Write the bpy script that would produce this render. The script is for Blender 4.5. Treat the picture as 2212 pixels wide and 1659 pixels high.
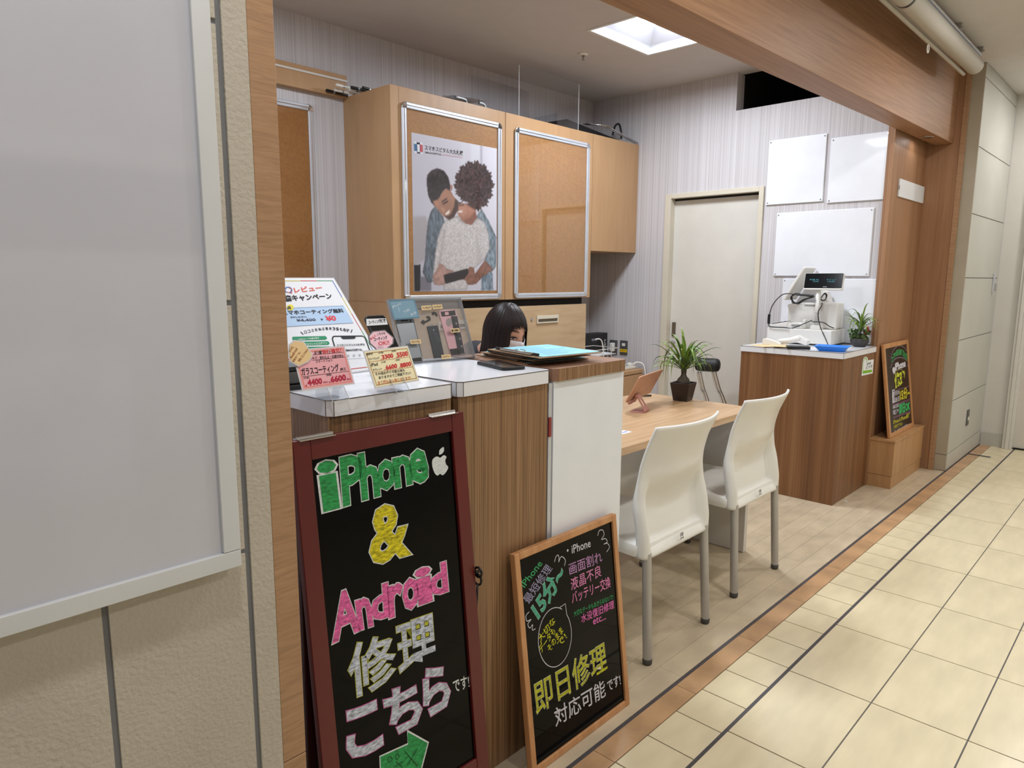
import bpy, bmesh, math, random
import numpy as np
from mathutils import Vector, Matrix

for o in list(bpy.data.objects): bpy.data.objects.remove(o, do_unlink=True)
S = bpy.context.scene
COL = S.collection
R0 = random.Random(7)

# ------------------------------------------------------------ camera, world, light, exposure
H = 1.34                       # lens height above the floor
CX, CY, FPX = 1106.0, 829.5, 1504.512
ROT = np.array([[0.69245211, -0.10647637, 0.7135635],
                [-0.72144751, -0.10884871, 0.6838607],
                [0.00485546, -0.98833939, -0.15218963]])
cam_data = bpy.data.cameras.new('camera')
cam = bpy.data.objects.new('camera', cam_data); COL.objects.link(cam)
cam_data.sensor_width = 36.0; cam_data.lens = FPX / 2212 * 36.0
cam_data.clip_start = 0.02; cam_data.clip_end = 60
M4 = Matrix.Identity(4)
for i in range(3):
    M4[i][0] = ROT[i][0]; M4[i][1] = -ROT[i][1]; M4[i][2] = -ROT[i][2]
M4[2][3] = H
cam.matrix_world = M4
S.camera = cam
S.view_settings.view_transform = 'Standard'; S.view_settings.look = 'None'
S.view_settings.gamma = 1.0; S.view_settings.use_curve_mapping = False
S.view_settings.exposure = 0.17
S.cycles.max_bounces = 8; S.cycles.transparent_max_bounces = 16
S.cycles.caustics_reflective = False; S.cycles.caustics_refractive = False

W = bpy.data.worlds.new('mall_ambient'); S.world = W; W.use_nodes = True
W.node_tree.nodes['Background'].inputs[0].default_value = (1.0, 0.99, 0.98, 1)
W.node_tree.nodes['Background'].inputs[1].default_value = 0.27

def lamp(name, loc, size, power, color, rot=(0, 0, 0), shape='DISK', spread=math.pi):
    d = bpy.data.lights.new(name, 'AREA'); d.shape = shape; d.size = size; d.energy = power; d.color = color
    d.spread = spread
    o = bpy.data.objects.new(name, d); COL.objects.link(o); o.location = loc; o.rotation_euler = rot
    return o
WARM, COOL = (1.0, 0.985, 0.962), (0.85, 0.92, 1.0)
for lx in (0.25, 2.25, 4.25, 6.2):                      # corridor downlights, set in the mall ceiling
    lamp('corridor_lamp', (lx, 0.42, 2.70), 0.16, 11, WARM)
for lx in (1.2, 3.6, 6.0):
    lamp('corridor_lamp', (lx, -1.2, 2.70), 0.22, 15, WARM)
lamp('shop_lamp', (3.75, 2.35, 2.80), 0.40, 33, COOL, shape='SQUARE')   # inside the recessed square fixture in view
lamp('shop_lamp', (1.55, 2.35, 2.74), 0.40, 31, COOL, shape='SQUARE')   # the next fixture of the row, above the frame
lamp('niche_lamp', (5.165, 1.30, 2.225), 0.06, 0.22, WARM)

# ------------------------------------------------------------ pixel rays -> points on real planes
def ray(p):
    return ROT @ np.array([p[0] - CX, p[1] - CY, FPX])
EYE = np.array([0, 0, H])
def onz(p, z): d = ray(p); return EYE + (z - H) / d[2] * d
def ony(p, y): d = ray(p); return EYE + y / d[1] * d
def onx(p, x): d = ray(p); return EYE + x / d[0] * d
def crop(ox, oy, s): return lambda x, y: (ox + x / s, oy + y / s)
c2 = crop(610, 590, 6.145); c4 = crop(600, 580, 4.88); c5 = crop(1000, 600, 5.183); c6 = crop(620, 880, 2.13)
c7 = crop(1080, 1090, 2.917); c9 = crop(820, 630, 9.218); cp = crop(850, 210, 3.688); cq = crop(1250, 680, 5.924)
cr = crop(1590, 550, 5.353); c3 = crop(1890, 720, 6.91); cb = crop(1840, 700, 4.148)

class Plane:
    def __init__(s, o, u, v):
        s.o = np.array(o, float); u = np.array(u, float); v = np.array(v, float)
        s.w = np.linalg.norm(u); s.h = np.linalg.norm(v)
        s.u = u / s.w; s.n = np.cross(s.u, v); s.n /= np.linalg.norm(s.n); s.v = np.cross(s.n, s.u)
        if s.n @ (EYE - s.o) < 0: s.n = -s.n
    def px(s, p, lift=0.0):
        d = ray(p); o = s.o + s.n * lift
        return EYE + ((o - EYE) @ s.n) / (d @ s.n) * d
    def at(s, a, b, lift=0.0): return s.o + s.u * a + s.v * b + s.n * lift
def lean(bl, br, z, tl=None, tr=None):
    """a flat thing standing on its lower edge: the two lower corners lie at height z"""
    B0, B1 = onz(bl, z), onz(br, z); e = B1 - B0
    base, p = (B0, tl) if tl is not None else (B1, tr)
    d = ray(p); T = EYE + ((base - EYE) @ e) / (d @ e) * d
    return Plane(B0, e, T - base)

# ------------------------------------------------------------ materials
def lin(c):
    return tuple(((v / 255) / 12.92 if v / 255 <= 0.04045 else ((v / 255 + 0.055) / 1.055) ** 2.4) for v in c) + (1,)
def newmat(name):
    m = bpy.data.materials.new(name); m.use_nodes = True
    nt = m.node_tree; b = nt.nodes['Principled BSDF']
    return m, nt, b
def mat(name, rgb, rough=0.5, metal=0.0, vary=0.0, scale=(8, 8, 8), bump=0.0, bscale=60, coat=0.0, spec=0.5, emit=None, rnd=0.0):
    m, nt, b = newmat(name)
    b.inputs['Roughness'].default_value = rough; b.inputs['Metallic'].default_value = metal
    b.inputs['Specular IOR Level'].default_value = spec
    b.inputs['Coat Weight'].default_value = coat; b.inputs['Coat Roughness'].default_value = 0.06
    tc = nt.nodes.new('ShaderNodeTexCoord')
    mp = nt.nodes.new('ShaderNodeMapping'); mp.inputs['Scale'].default_value = scale
    nt.links.new(tc.outputs['Object'], mp.inputs['Vector'])
    nz = nt.nodes.new('ShaderNodeTexNoise'); nz.inputs['Scale'].default_value = 1.0; nz.inputs['Detail'].default_value = 4
    nt.links.new(mp.outputs[0], nz.inputs['Vector'])
    cr_ = nt.nodes.new('ShaderNodeValToRGB')
    v = max(vary, 0.01)
    a = [x * (1 - v) for x in rgb]; c = [min(255, x * (1 + v)) for x in rgb]
    cr_.color_ramp.elements[0].position = 0.3; cr_.color_ramp.elements[0].color = lin(a)
    cr_.color_ramp.elements[1].position = 0.7; cr_.color_ramp.elements[1].color = lin(c)
    nt.links.new(nz.outputs['Fac'], cr_.inputs[0])
    out = cr_.outputs[0]
    if rnd:
        oi = nt.nodes.new('ShaderNodeObjectInfo'); mr = nt.nodes.new('ShaderNodeMapRange')
        mr.inputs['To Min'].default_value = 1 - rnd; mr.inputs['To Max'].default_value = 1 + rnd
        nt.links.new(oi.outputs['Random'], mr.inputs['Value'])
        hs = nt.nodes.new('ShaderNodeHueSaturation'); nt.links.new(mr.outputs[0], hs.inputs['Value'])
        nt.links.new(out, hs.inputs['Color']); out = hs.outputs[0]
    nt.links.new(out, b.inputs['Base Color'])
    if bump:
        n2 = nt.nodes.new('ShaderNodeTexNoise'); n2.inputs['Scale'].default_value = bscale; n2.inputs['Detail'].default_value = 3
        nt.links.new(tc.outputs['Object'], n2.inputs['Vector'])
        bp = nt.nodes.new('ShaderNodeBump'); bp.inputs['Strength'].default_value = bump; bp.inputs['Distance'].default_value = 0.004
        nt.links.new(n2.outputs['Fac'], bp.inputs['Height']); nt.links.new(bp.outputs[0], b.inputs['Normal'])
    if emit:
        b.inputs['Emission Color'].default_value = lin(emit[0]); b.inputs['Emission Strength'].default_value = emit[1]
    return m
def wood(name, cols, scale, rough=0.4, detail=5, dist=0.6, pos=(0.28, 0.5, 0.72), big=None, coat=0.0, spec=0.4):
    """grain = noise stretched along the axis with the small scale"""
    m, nt, b = newmat(name)
    b.inputs['Roughness'].default_value = rough; b.inputs['Coat Weight'].default_value = coat
    b.inputs['Specular IOR Level'].default_value = spec
    tc = nt.nodes.new('ShaderNodeTexCoord')
    mp = nt.nodes.new('ShaderNodeMapping'); mp.inputs['Scale'].default_value = scale
    nt.links.new(tc.outputs['Object'], mp.inputs['Vector'])
    nz = nt.nodes.new('ShaderNodeTexNoise'); nz.inputs['Scale'].default_value = 1.0
    nz.inputs['Detail'].default_value = detail; nz.inputs['Distortion'].default_value = dist; nz.inputs['Roughness'].default_value = 0.62
    nt.links.new(mp.outputs[0], nz.inputs['Vector'])
    fac = nz.outputs['Fac']
    if big:
        mp2 = nt.nodes.new('ShaderNodeMapping'); mp2.inputs['Scale'].default_value = big
        nt.links.new(tc.outputs['Object'], mp2.inputs['Vector'])
        n2 = nt.nodes.new('ShaderNodeTexNoise'); n2.inputs['Scale'].default_value = 1.0; n2.inputs['Detail'].default_value = 2
        nt.links.new(mp2.outputs[0], n2.inputs['Vector'])
        mx = nt.nodes.new('ShaderNodeMix'); mx.inputs[0].default_value = 0.5
        nt.links.new(fac, mx.inputs[2]); nt.links.new(n2.outputs['Fac'], mx.inputs[3]); fac = mx.outputs[0]
    cr_ = nt.nodes.new('ShaderNodeValToRGB')
    e = cr_.color_ramp.elements; e[0].position = pos[0]; e[0].color = lin(cols[0]); e[1].position = pos[2]; e[1].color = lin(cols[2])
    k = e.new(pos[1]); k.color = lin(cols[1])
    nt.links.new(fac, cr_.inputs[0]); nt.links.new(cr_.outputs[0], b.inputs['Base Color'])
    bp = nt.nodes.new('ShaderNodeBump'); bp.inputs['Strength'].default_value = 0.08; bp.inputs['Distance'].default_value = 0.002
    nt.links.new(fac, bp.inputs['Height']); nt.links.new(bp.outputs[0], b.inputs['Normal'])
    return m
def clear(name, tint=(255, 255, 255), gloss=0.09, rough=0.02, refl=0.5):
    m = bpy.data.materials.new(name); m.use_nodes = True; nt = m.node_tree; nt.nodes.clear()
    out = nt.nodes.new('ShaderNodeOutputMaterial'); mx = nt.nodes.new('ShaderNodeMixShader')
    t = nt.nodes.new('ShaderNodeBsdfTransparent'); t.inputs[0].default_value = lin(tint)
    g = nt.nodes.new('ShaderNodeBsdfGlossy'); g.inputs['Roughness'].default_value = rough
    f = nt.nodes.new('ShaderNodeLayerWeight'); f.inputs['Blend'].default_value = 0.25
    ml = nt.nodes.new('ShaderNodeMath'); ml.operation = 'MULTIPLY_ADD'; ml.inputs[1].default_value = refl; ml.inputs[2].default_value = gloss * 0.4
    nt.links.new(f.outputs['Fresnel'], ml.inputs[0]); nt.links.new(ml.outputs[0], mx.inputs[0])
    nt.links.new(t.outputs[0], mx.inputs[1]); nt.links.new(g.outputs[0], mx.inputs[2]); nt.links.new(mx.outputs[0], out.inputs[0])
    return m
def frosted(name, rgb, k):
    m = clear(name, gloss=.08, rough=.1); nt = m.node_tree
    out = [n for n in nt.nodes if n.type == 'OUTPUT_MATERIAL'][0]; src = out.inputs[0].links[0].from_socket
    d = nt.nodes.new('ShaderNodeBsdfDiffuse'); d.inputs[0].default_value = lin(rgb)
    mx = nt.nodes.new('ShaderNodeMixShader'); mx.inputs[0].default_value = k
    nt.links.new(src, mx.inputs[1]); nt.links.new(d.outputs[0], mx.inputs[2]); nt.links.new(mx.outputs[0], out.inputs[0]); return m
def paint(name, rgb, streak=0.25):
    """paint marker ink: streaky where the pen ran"""
    return mat(name, rgb, rough=0.55, vary=streak, scale=(90, 60, 260), spec=0.3)

MT = {}
MT['wallpaper'] = wood('striped_wallpaper', [(180, 175, 177), (198, 194, 196), (206, 203, 206)], (230, 230, 0.25), rough=0.7, detail=1, dist=0.0, pos=(0.3, 0.5, 0.66), spec=0.25)
MT['ceil'] = mat('ceiling_paint', (192, 185, 182), 0.8, vary=0.01)
MT['ceil_mall'] = mat('mall_ceiling_paint', (208, 204, 202), 0.8, vary=0.01)
MT['plaster'] = mat('textured_beige_paint', (186, 178, 165), 0.75, vary=0.02, bump=0.5, bscale=140)
MT['groove'] = mat('grey_groove_paint', (116, 117, 120), 0.6, vary=0.04)
MT['column'] = mat('grey_cream_panel_paint', (189, 189, 182), 0.45, vary=0.02, scale=(3, 3, 3))
MT['column_side'] = mat('olive_cream_panel_paint', (172, 163, 145), 0.5, vary=0.02)
MT['column_groove'] = mat('panel_groove', (120, 117, 110), 0.6)
MT['white_paint'] = mat('white_satin_paint', (214, 211, 206), 0.45, vary=0.01)
MT['cream_door'] = mat('cream_door_laminate', (208, 204, 196), 0.5, vary=0.01)
MT['cream_frame'] = mat('cream_door_frame', (205, 197, 180), 0.5, vary=0.01)
MT['curly'] = wood('curly_maple', [(152, 117, 87), (168, 131, 98), (178, 142, 109)], (12, 12, 150), rough=0.45, detail=3, dist=0.8)
MT['fascia'] = wood('fascia_wood_horizontal', [(136, 98, 70), (157, 116, 84), (169, 129, 97)], (1.6, 60, 75), rough=0.5, detail=5)
MT['fascia_v'] = wood('fascia_wood_vertical', [(142, 103, 72), (157, 116, 84), (166, 126, 94)], (45, 45, 1.2), rough=0.5, detail=4)
MT['maple'] = wood('maple_laminate', [(166, 129, 92), (177, 140, 102), (185, 148, 110)], (22, 22, 2.2), rough=0.42, detail=4, big=(4, 4, 1.2))
MT['maple_pale'] = wood('pale_maple_laminate', [(172, 144, 112), (184, 157, 124), (192, 165, 132)], (2.2, 22, 22), rough=0.42, detail=4)
MT['box_wood'] = wood('box_wood', [(172, 130, 88), (184, 142, 99), (192, 151, 108)], (26, 26, 2), rough=0.42)
MT['zebra'] = wood('zebrano_laminate', [(98, 71, 48), (138, 104, 73), (164, 129, 93)], (230, 230, 1.6), rough=0.38, detail=3, dist=0.4, pos=(0.3, 0.5, 0.7))
MT['zebra_top'] = wood('walnut_laminate_top', [(126, 92, 74), (150, 114, 94), (166, 130, 108)], (5, 80, 80), rough=0.35)
MT['teak'] = wood('banded_teak_laminate', [(92, 60, 36), (123, 84, 53), (149, 109, 73)], (90, 90, 0.8), rough=0.4, detail=3, dist=0.3, big=(16, 16, 0.5))
MT['oak'] = wood('oak_desk_laminate', [(176, 141, 104), (194, 159, 121), (206, 173, 136)], (3, 55, 55), rough=0.36, detail=4)
MT['easel'] = wood('beech_frame', [(176, 124, 80), (192, 140, 94), (202, 152, 106)], (30, 30, 6), rough=0.4)
MT['laminate'] = mat('white_laminate', (230, 232, 238), 0.22, vary=0.01, coat=0.2)
MT['laminate_edge'] = mat('dark_laminate_seam', (70, 55, 45), 0.5)
MT['white_panel'] = mat('white_panel_laminate', (232, 236, 242), 0.35, vary=0.01)
MT['acrylic_white'] = mat('white_acrylic_face', (196, 197, 207), 0.03, vary=0.005, spec=0.5, coat=0.6)
MT['alu_white'] = mat('white_coated_aluminium', (208, 210, 212), 0.35, vary=0.01)
MT['alu'] = mat('brushed_aluminium', (200, 204, 212), 0.38, metal=0.4, vary=0.02)
MT['chrome'] = mat('chrome', (215, 215, 218), 0.12, metal=1.0)
MT['steel_leg'] = mat('satin_steel', (182, 180, 177), 0.42, metal=0.55, vary=0.02)
MT['mdf'] = mat('brown_hardboard', (160, 114, 66), 0.55, vary=0.07, scale=(90, 90, 90))
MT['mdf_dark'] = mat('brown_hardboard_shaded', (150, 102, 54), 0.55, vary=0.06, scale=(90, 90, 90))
MT['cover'] = clear('clear_cover_sheet', gloss=0.02, refl=0.13)
MT['acrylic'] = clear('clear_acrylic', tint=(250, 251, 252), gloss=0.06, refl=0.25)
MT['acrylic_edge'] = mat('acrylic_edge', (205, 205, 205), 0.3)
MT['shop_floor'] = mat('beige_vinyl_plank', (198, 182, 156), 0.36, vary=0.06, scale=(7, 12, 7), rnd=0.035, bump=0.05, bscale=60)
MT['seam'] = mat('plank_seam', (156, 142, 122), 0.6)
MT['band'] = mat('tan_floor_tile', (190, 152, 114), 0.32, vary=0.08, scale=(9, 14, 9), rnd=0.04)
MT['tile'] = mat('cream_floor_tile', (222, 209, 176), 0.22, vary=0.035, scale=(4, 14, 6), rnd=0.02, bump=0.03, bscale=25)
MT['grout'] = mat('grey_grout', (112, 112, 114), 0.7)
MT['inlay'] = mat('dark_joint_strip', (74, 70, 74), 0.5, vary=0.1, scale=(120, 120, 120))
MT['gap'] = mat('gap_shade_fill', (20, 17, 16), 0.8)  # solid near-black fill: the shade inside gaps put into the colour
MT['void'] = mat('unlit_void_black', (12, 11, 11), 0.9)  # the unlit opening's darkness is put into this near-black colour
MT['shade'] = mat('cream_blind_fabric', (186, 181, 171), 0.55, vary=0.01)
MT['black'] = mat('black_plastic', (18, 18, 20), 0.4)
MT['black_fabric'] = mat('black_vinyl', (20, 20, 23), 0.55, bump=0.2, bscale=200)
MT['board'] = mat('gloss_blackboard', (5, 5, 6), 0.06, spec=0.13)
MT['board_brown'] = mat('dark_blackboard', (26, 21, 20), 0.3)
MT['maroon'] = mat('maroon_lacquer', (92, 24, 24), 0.32, vary=0.06, scale=(6, 6, 3))
MT['maroon_shaded'] = mat('maroon_lacquer_shaded', (54, 16, 18), 0.4)  # darker copy of the maroon: shade behind the sign put into the colour
MT['white_plastic'] = mat('white_plastic', (228, 226, 220), 0.3, vary=0.01)
MT['chair'] = mat('white_chair_polypropylene', (231, 230, 225), 0.34, vary=0.008)
MT['pos'] = mat('white_register_plastic', (224, 222, 218), 0.4, vary=0.01)
MT['screen'] = mat('dark_display_glass', (8, 12, 17), 0.12)
MT['rubber'] = mat('dark_rubber', (70, 68, 66), 0.6)
MT['paper'] = mat('white_paper', (228, 230, 235), 0.55)
MT['pink'] = mat('pink_card', (232, 168, 178), 0.5)
MT['pink2'] = mat('pale_pink_card', (236, 190, 202), 0.5)
MT['cream'] = mat('cream_card', (238, 228, 188), 0.5)
MT['tan_card'] = mat('tan_card', (226, 196, 142), 0.45)
MT['lamin'] = mat('laminating_film_edge', (214, 214, 218), 0.15)
MT['bluecard'] = mat('slate_blue_card', (118, 158, 178), 0.5)
MT['blue_paper'] = mat('sky_blue_paper', (150, 217, 236), 0.5)
MT['skyblock'] = mat('pale_blue_print', (168, 202, 234), 0.5)
MT['gold'] = mat('rose_gold_aluminium', (196, 150, 122), 0.42, metal=0.3)
MT['rose'] = mat('pink_metal', (196, 136, 126), 0.35, metal=0.5)
MT['pot'] = mat('dark_brown_pot', (42, 31, 30), 0.4)
MT['stone_pot'] = mat('dark_stone_bowl', (54, 52, 54), 0.7, vary=0.2, scale=(40, 40, 40))
MT['soil'] = mat('dark_gravel', (38, 34, 32), 0.9, vary=0.4, scale=(150, 150, 150), bump=0.8, bscale=150)
MT['bark'] = mat('plant_trunk', (62, 56, 46), 0.8, vary=0.3, scale=(60, 60, 60), bump=0.5, bscale=120)
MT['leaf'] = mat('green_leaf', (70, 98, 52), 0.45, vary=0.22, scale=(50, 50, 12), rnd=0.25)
MT['leaf_lit'] = mat('lit_green_leaf', (116, 146, 58), 0.45, vary=0.2, scale=(50, 50, 12), rnd=0.2)  # lighter copy of the leaf green, with light put into its colour
MT['leaf_red'] = mat('red_leaf', (140, 48, 48), 0.5, vary=0.2)
MT['moss'] = mat('dark_green_moss', (64, 82, 40), 0.8, vary=0.35, scale=(90, 90, 90))
MT['tray'] = mat('blue_tray_plastic', (40, 128, 226), 0.35)
MT['manila'] = mat('manila_paper', (222, 196, 150), 0.6)
MT['hardboard'] = mat('clipboard_hardboard', (146, 114, 82), 0.6, vary=0.12, scale=(60, 60, 60))
MT['clipmetal'] = mat('grey_clip_metal', (142, 134, 126), 0.35, metal=0.25)
MT['plate'] = mat('dark_bronze_plate', (78, 78, 78), 0.4)
MT['pockmetal'] = mat('bronze_pull', (110, 100, 84), 0.4, metal=0.5)
MT['skin'] = mat('skin', (196, 152, 132), 0.5, vary=0.03)
MT['hair'] = mat('dark_brown_hair', (26, 16, 16), 0.45, vary=0.4, scale=(260, 260, 14), spec=0.28)
MT['mask'] = mat('white_mask_fabric', (214, 212, 220), 0.8)
MT['cloth'] = mat('black_blouse_cloth', (36, 36, 42), 0.8, vary=0.1)
MT['trouser'] = mat('dark_grey_trouser_cloth', (50, 50, 55), 0.8)
MT['lash'] = mat('dark_lash', (24, 16, 15), 0.6)
MT['brow'] = mat('brown_eyebrow', (70, 46, 40), 0.7)
MT['lip'] = mat('lip', (170, 104, 98), 0.5)
MT['eye'] = mat('eye_white', (214, 208, 204), 0.3)
MT['handset'] = mat('grey_phone_panel', (160, 164, 168), 0.3, metal=0.3)
MT['battery'] = mat('dark_battery', (40, 46, 56), 0.4)
MT['pinkcase'] = mat('pink_phone_case', (226, 174, 180), 0.3, metal=0.1)
MT['lens'] = mat('lit_diffuser', (255, 255, 255), 0.5, emit=((250, 252, 255), 9.0))
MT['reflector'] = mat('white_reflector', (226, 232, 246), 0.35)
MT['downlens'] = mat('downlight_lens', (240, 236, 228), 0.3, emit=((255, 244, 226), 1.2))
MT['teal_seg'] = mat('teal_display_digits', (60, 120, 130), 0.5, emit=((70, 150, 160), 0.5))
MT['tape'] = mat('dark_teal_tape', (44, 62, 72), 0.5)
MT['wig'] = mat('dark_shelf_goods', (40, 36, 36), 0.7)
INK = {}
def ink(rgb, streak=0.0):
    k = (rgb, streak)
    if k not in INK:
        INK[k] = paint('marker_ink', rgb, streak) if streak else mat('print_ink', rgb, 0.6, spec=0.25)
    return INK[k]

# ------------------------------------------------------------ mesh helpers
ORG = {}
class MB:
    def __init__(s): s.v = []; s.f = []; s.mi = []; s.cur = 0
    def add(s, vs, fs):
        o = len(s.v); s.v += [tuple(float(c) for c in v) for v in vs]
        s.f += [tuple(i + o for i in f) for f in fs]; s.mi += [s.cur] * len(fs); return s
    def hexa(s, p):   # p: 4 lower then 4 upper, same turn
        return s.add(p, [(3, 2, 1, 0), (4, 5, 6, 7), (0, 1, 5, 4), (1, 2, 6, 5), (2, 3, 7, 6), (3, 0, 4, 7)])
    def box(s, x0, y0, z0, x1, y1, z1):
        return s.hexa([(x0, y0, z0), (x1, y0, z0), (x1, y1, z0), (x0, y1, z0), (x0, y0, z1), (x1, y0, z1), (x1, y1, z1), (x0, y1, z1)])
    def slab(s, quad, t, back=True):    # quad of 3D points given thickness behind (away from eye)
        q = [np.array(p, float) for p in quad]; n = np.cross(q[1] - q[0], q[3] - q[0]); n /= np.linalg.norm(n)
        if n @ (EYE - q[0]) < 0: n = -n
        b = [p - n * t for p in q]
        return s.hexa(b + q) if np.cross(q[1] - q[0], q[3] - q[0]) @ n > 0 else s.hexa(q + b)
    def prism(s, poly, d):    # polygon of 3D points extruded along d
        n = len(poly); a = [np.array(p, float) for p in poly]; d = np.array(d, float)
        return s.add(a + [p + d for p in a], [tuple(range(n - 1, -1, -1)), tuple(range(n, 2 * n))] + [(i, (i + 1) % n, n + (i + 1) % n, n + i) for i in range(n)])
    def tube(s, pts, r, n=10, cap=True):
        P = [Vector(p) for p in pts]; rs = r if isinstance(r, (list, tuple)) else [r] * len(P)
        t0 = (P[1] - P[0]).normalized(); u = t0.orthogonal().normalized(); rings = []
        for i, p in enumerate(P):
            t = ((P[min(i + 1, len(P) - 1)] - P[max(i - 1, 0)])).normalized()
            u = (u - t * u.dot(t)).normalized(); w = t.cross(u)
            rings.append([p + (u * math.cos(2 * math.pi * k / n) + w * math.sin(2 * math.pi * k / n)) * rs[i] for k in range(n)])
        vs = [v for ring in rings for v in ring]; fs = []
        for i in range(len(P) - 1):
            for k in range(n): fs.append((i * n + k, i * n + (k + 1) % n, (i + 1) * n + (k + 1) % n, (i + 1) * n + k))
        if cap: fs.append(tuple(range(n - 1, -1, -1))); fs.append(tuple((len(P) - 1) * n + k for k in range(n)))
        return s.add(vs, fs)
    def lathe(s, prof, c, n=20):
        vs = []; fs = []
        for r, z in prof:
            for k in range(n): vs.append((c[0] + r * math.cos(2 * math.pi * k / n), c[1] + r * math.sin(2 * math.pi * k / n), c[2] + z))
        for i in range(len(prof) - 1):
            for k in range(n): fs.append((i * n + k, i * n + (k + 1) % n, (i + 1) * n + (k + 1) % n, (i + 1) * n + k))
        fs.append(tuple(range(n - 1, -1, -1))); fs.append(tuple((len(prof) - 1) * n + k for k in range(n)))
        return s.add(vs, fs)
    def grid(s, P, close=False):
        nr, nc = len(P), len(P[0]); vs = [p for row in P for p in row]; fs = []
        for i in range(nr - 1):
            for j in range(nc - (0 if close else 1)):
                fs.append((i * nc + j, i * nc + (j + 1) % nc, (i + 1) * nc + (j + 1) % nc, (i + 1) * nc + j))
        return s.add(vs, fs)
    def ball(s, c, r, n=10, m=7):
        r = r if isinstance(r, (list, tuple)) else (r, r, r)
        P = [[(c[0] + r[0] * math.sin(math.pi * i / m) * math.cos(2 * math.pi * k / n), c[1] + r[1] * math.sin(math.pi * i / m) * math.sin(2 * math.pi * k / n), c[2] + r[2] * math.cos(math.pi * i / m)) for k in range(n)] for i in range(m + 1)]
        return s.grid(P, True)
    def build(s, name, m, parent=None, org=None, smooth=False, bevel=0.0, solid=0.0, sub=0, seg=2):
        if org is None: org = ORG.get(parent.name, (0, 0, 0)) if parent else (0, 0, 0)
        me = bpy.data.meshes.new(name)
        me.from_pydata([(v[0] - org[0], v[1] - org[1], v[2] - org[2]) for v in s.v], [], s.f)
        ms = m if isinstance(m, (list, tuple)) else [m]
        for q in ms: me.materials.append(q)
        if len(ms) > 1: me.polygons.foreach_set('material_index', s.mi)
        me.update()
        if smooth: me.polygons.foreach_set('use_smooth', [True] * len(me.polygons))
        o = bpy.data.objects.new(name, me); COL.objects.link(o)
        if parent is not None: o.parent = parent
        else: o.location = org
        ORG[o.name] = tuple(org)
        if solid:
            md = o.modifiers.new('thick', 'SOLIDIFY'); md.thickness = solid; md.offset = 0
        if bevel:
            md = o.modifiers.new('edge', 'BEVEL'); md.width = bevel; md.segments = seg; md.limit_method = 'ANGLE'; md.angle_limit = 0.6
            if not smooth: me.polygons.foreach_set('use_smooth', [True] * len(me.polygons)); o.modifiers.new('wn', 'WEIGHTED_NORMAL')
        if sub:
            md = o.modifiers.new('sub', 'SUBSURF'); md.levels = sub; md.render_levels = sub
        return o
def tag(o, label, cat, group=None):
    o['label'] = label; o['category'] = cat
    if group: o['group'] = group
    return o
def thing(name, label, cat, loc, group=None):
    o = bpy.data.objects.new(name, None); COL.objects.link(o); o.location = loc; o.empty_display_size = 0.05
    ORG[o.name] = tuple(float(c) for c in loc)
    return tag(o, label, cat, group)
def struct(o): o['kind'] = 'structure'; return o
def bx(x0, y0, z0, x1, y1, z1): return MB().box(x0, y0, z0, x1, y1, z1)
def inst(src, name, parent, loc, rot=(0, 0, 0), sc=(1, 1, 1)):
    o = bpy.data.objects.new(name, src.data if hasattr(src, 'data') else src); COL.objects.link(o); o.parent = parent
    o.location = loc; o.rotation_euler = rot; o.scale = sc; return o

# --- lettering and strokes on a plane
_G = {}
def glyphs(body, bold):
    k = (body, bold)
    if k not in _G:
        cu = bpy.data.curves.new('tmp', 'FONT'); cu.body = body; cu.offset = bold; cu.resolution_u = 2
        o = bpy.data.objects.new('tmp', cu); COL.objects.link(o)
        bpy.context.view_layer.update()
        me = bpy.data.meshes.new_from_object(o.evaluated_get(bpy.context.evaluated_depsgraph_get()))
        v = np.array([q.co[:2] for q in me.vertices]); f = [tuple(p.vertices) for p in me.polygons]
        bpy.data.objects.remove(o); bpy.data.curves.remove(cu); bpy.data.meshes.remove(me)
        _G[k] = (v, f)
    return _G[k]
def text(parent, pl, body, p0, p1, p2, m, bold=0.0, lift=0.0006, outline=None, ow=0.03, name='lettering', skew=0.0):
    """p0 lower left, p1 lower right, p2 upper left of the lettering, all in the photo frame, laid in the plane pl"""
    P0, P1, P2 = pl.px(p0, lift), pl.px(p1, lift), pl.px(p2, lift)
    base = glyphs(body, 0.0)[0]; lo, hi = base.min(0), base.max(0)
    def lay(b, up):
        v, f = glyphs(body, b); q = (v - lo) / np.maximum(hi - lo, 1e-6)
        a = q[:, :1]; c = q[:, 1:]
        w = P0 + (a + skew * c) * (P1 - P0) + c * (P2 - P0) + pl.n * up
        mb = MB(); mb.add(w, f); return mb
    if outline is not None: lay(bold + ow, 0.0).build(name, outline, parent)
    return lay(bold, 0.0004 if outline is not None else 0.0).build(name, m, parent)
def ribbon(pl, pts, w, lift=0.0006, closed=False, mb=None):
    P = [pl.px(p, lift) for p in pts]; n = len(P); mb = mb or MB(); L = []
    for i in range(n):
        a = P[(i - 1) % n] if (closed or i) else P[i]; b = P[(i + 1) % n] if (closed or i < n - 1) else P[i]
        t = b - a; t = t / max(np.linalg.norm(t), 1e-9); s = np.cross(pl.n, t) * w / 2
        L.append([P[i] - s, P[i] + s])
    if closed: L.append(L[0])
    mb.grid(L); return mb
def stroke(parent, pl, lines, w, m, lift=0.0006, closed=False, name='drawn_line'):
    mb = MB()
    for l in lines: ribbon(pl, l, w, lift, closed, mb)
    return mb.build(name, m, parent)
def poly(parent, pl, pts, m, lift=0.0005, name='print_block', t=0.0):
    q = [pl.px(p, lift) for p in pts]
    mb = MB()
    if t: mb.prism(q, -pl.n * t)
    else: mb.add(q, [tuple(range(len(q)))])
    return mb.build(name, m, parent)
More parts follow.
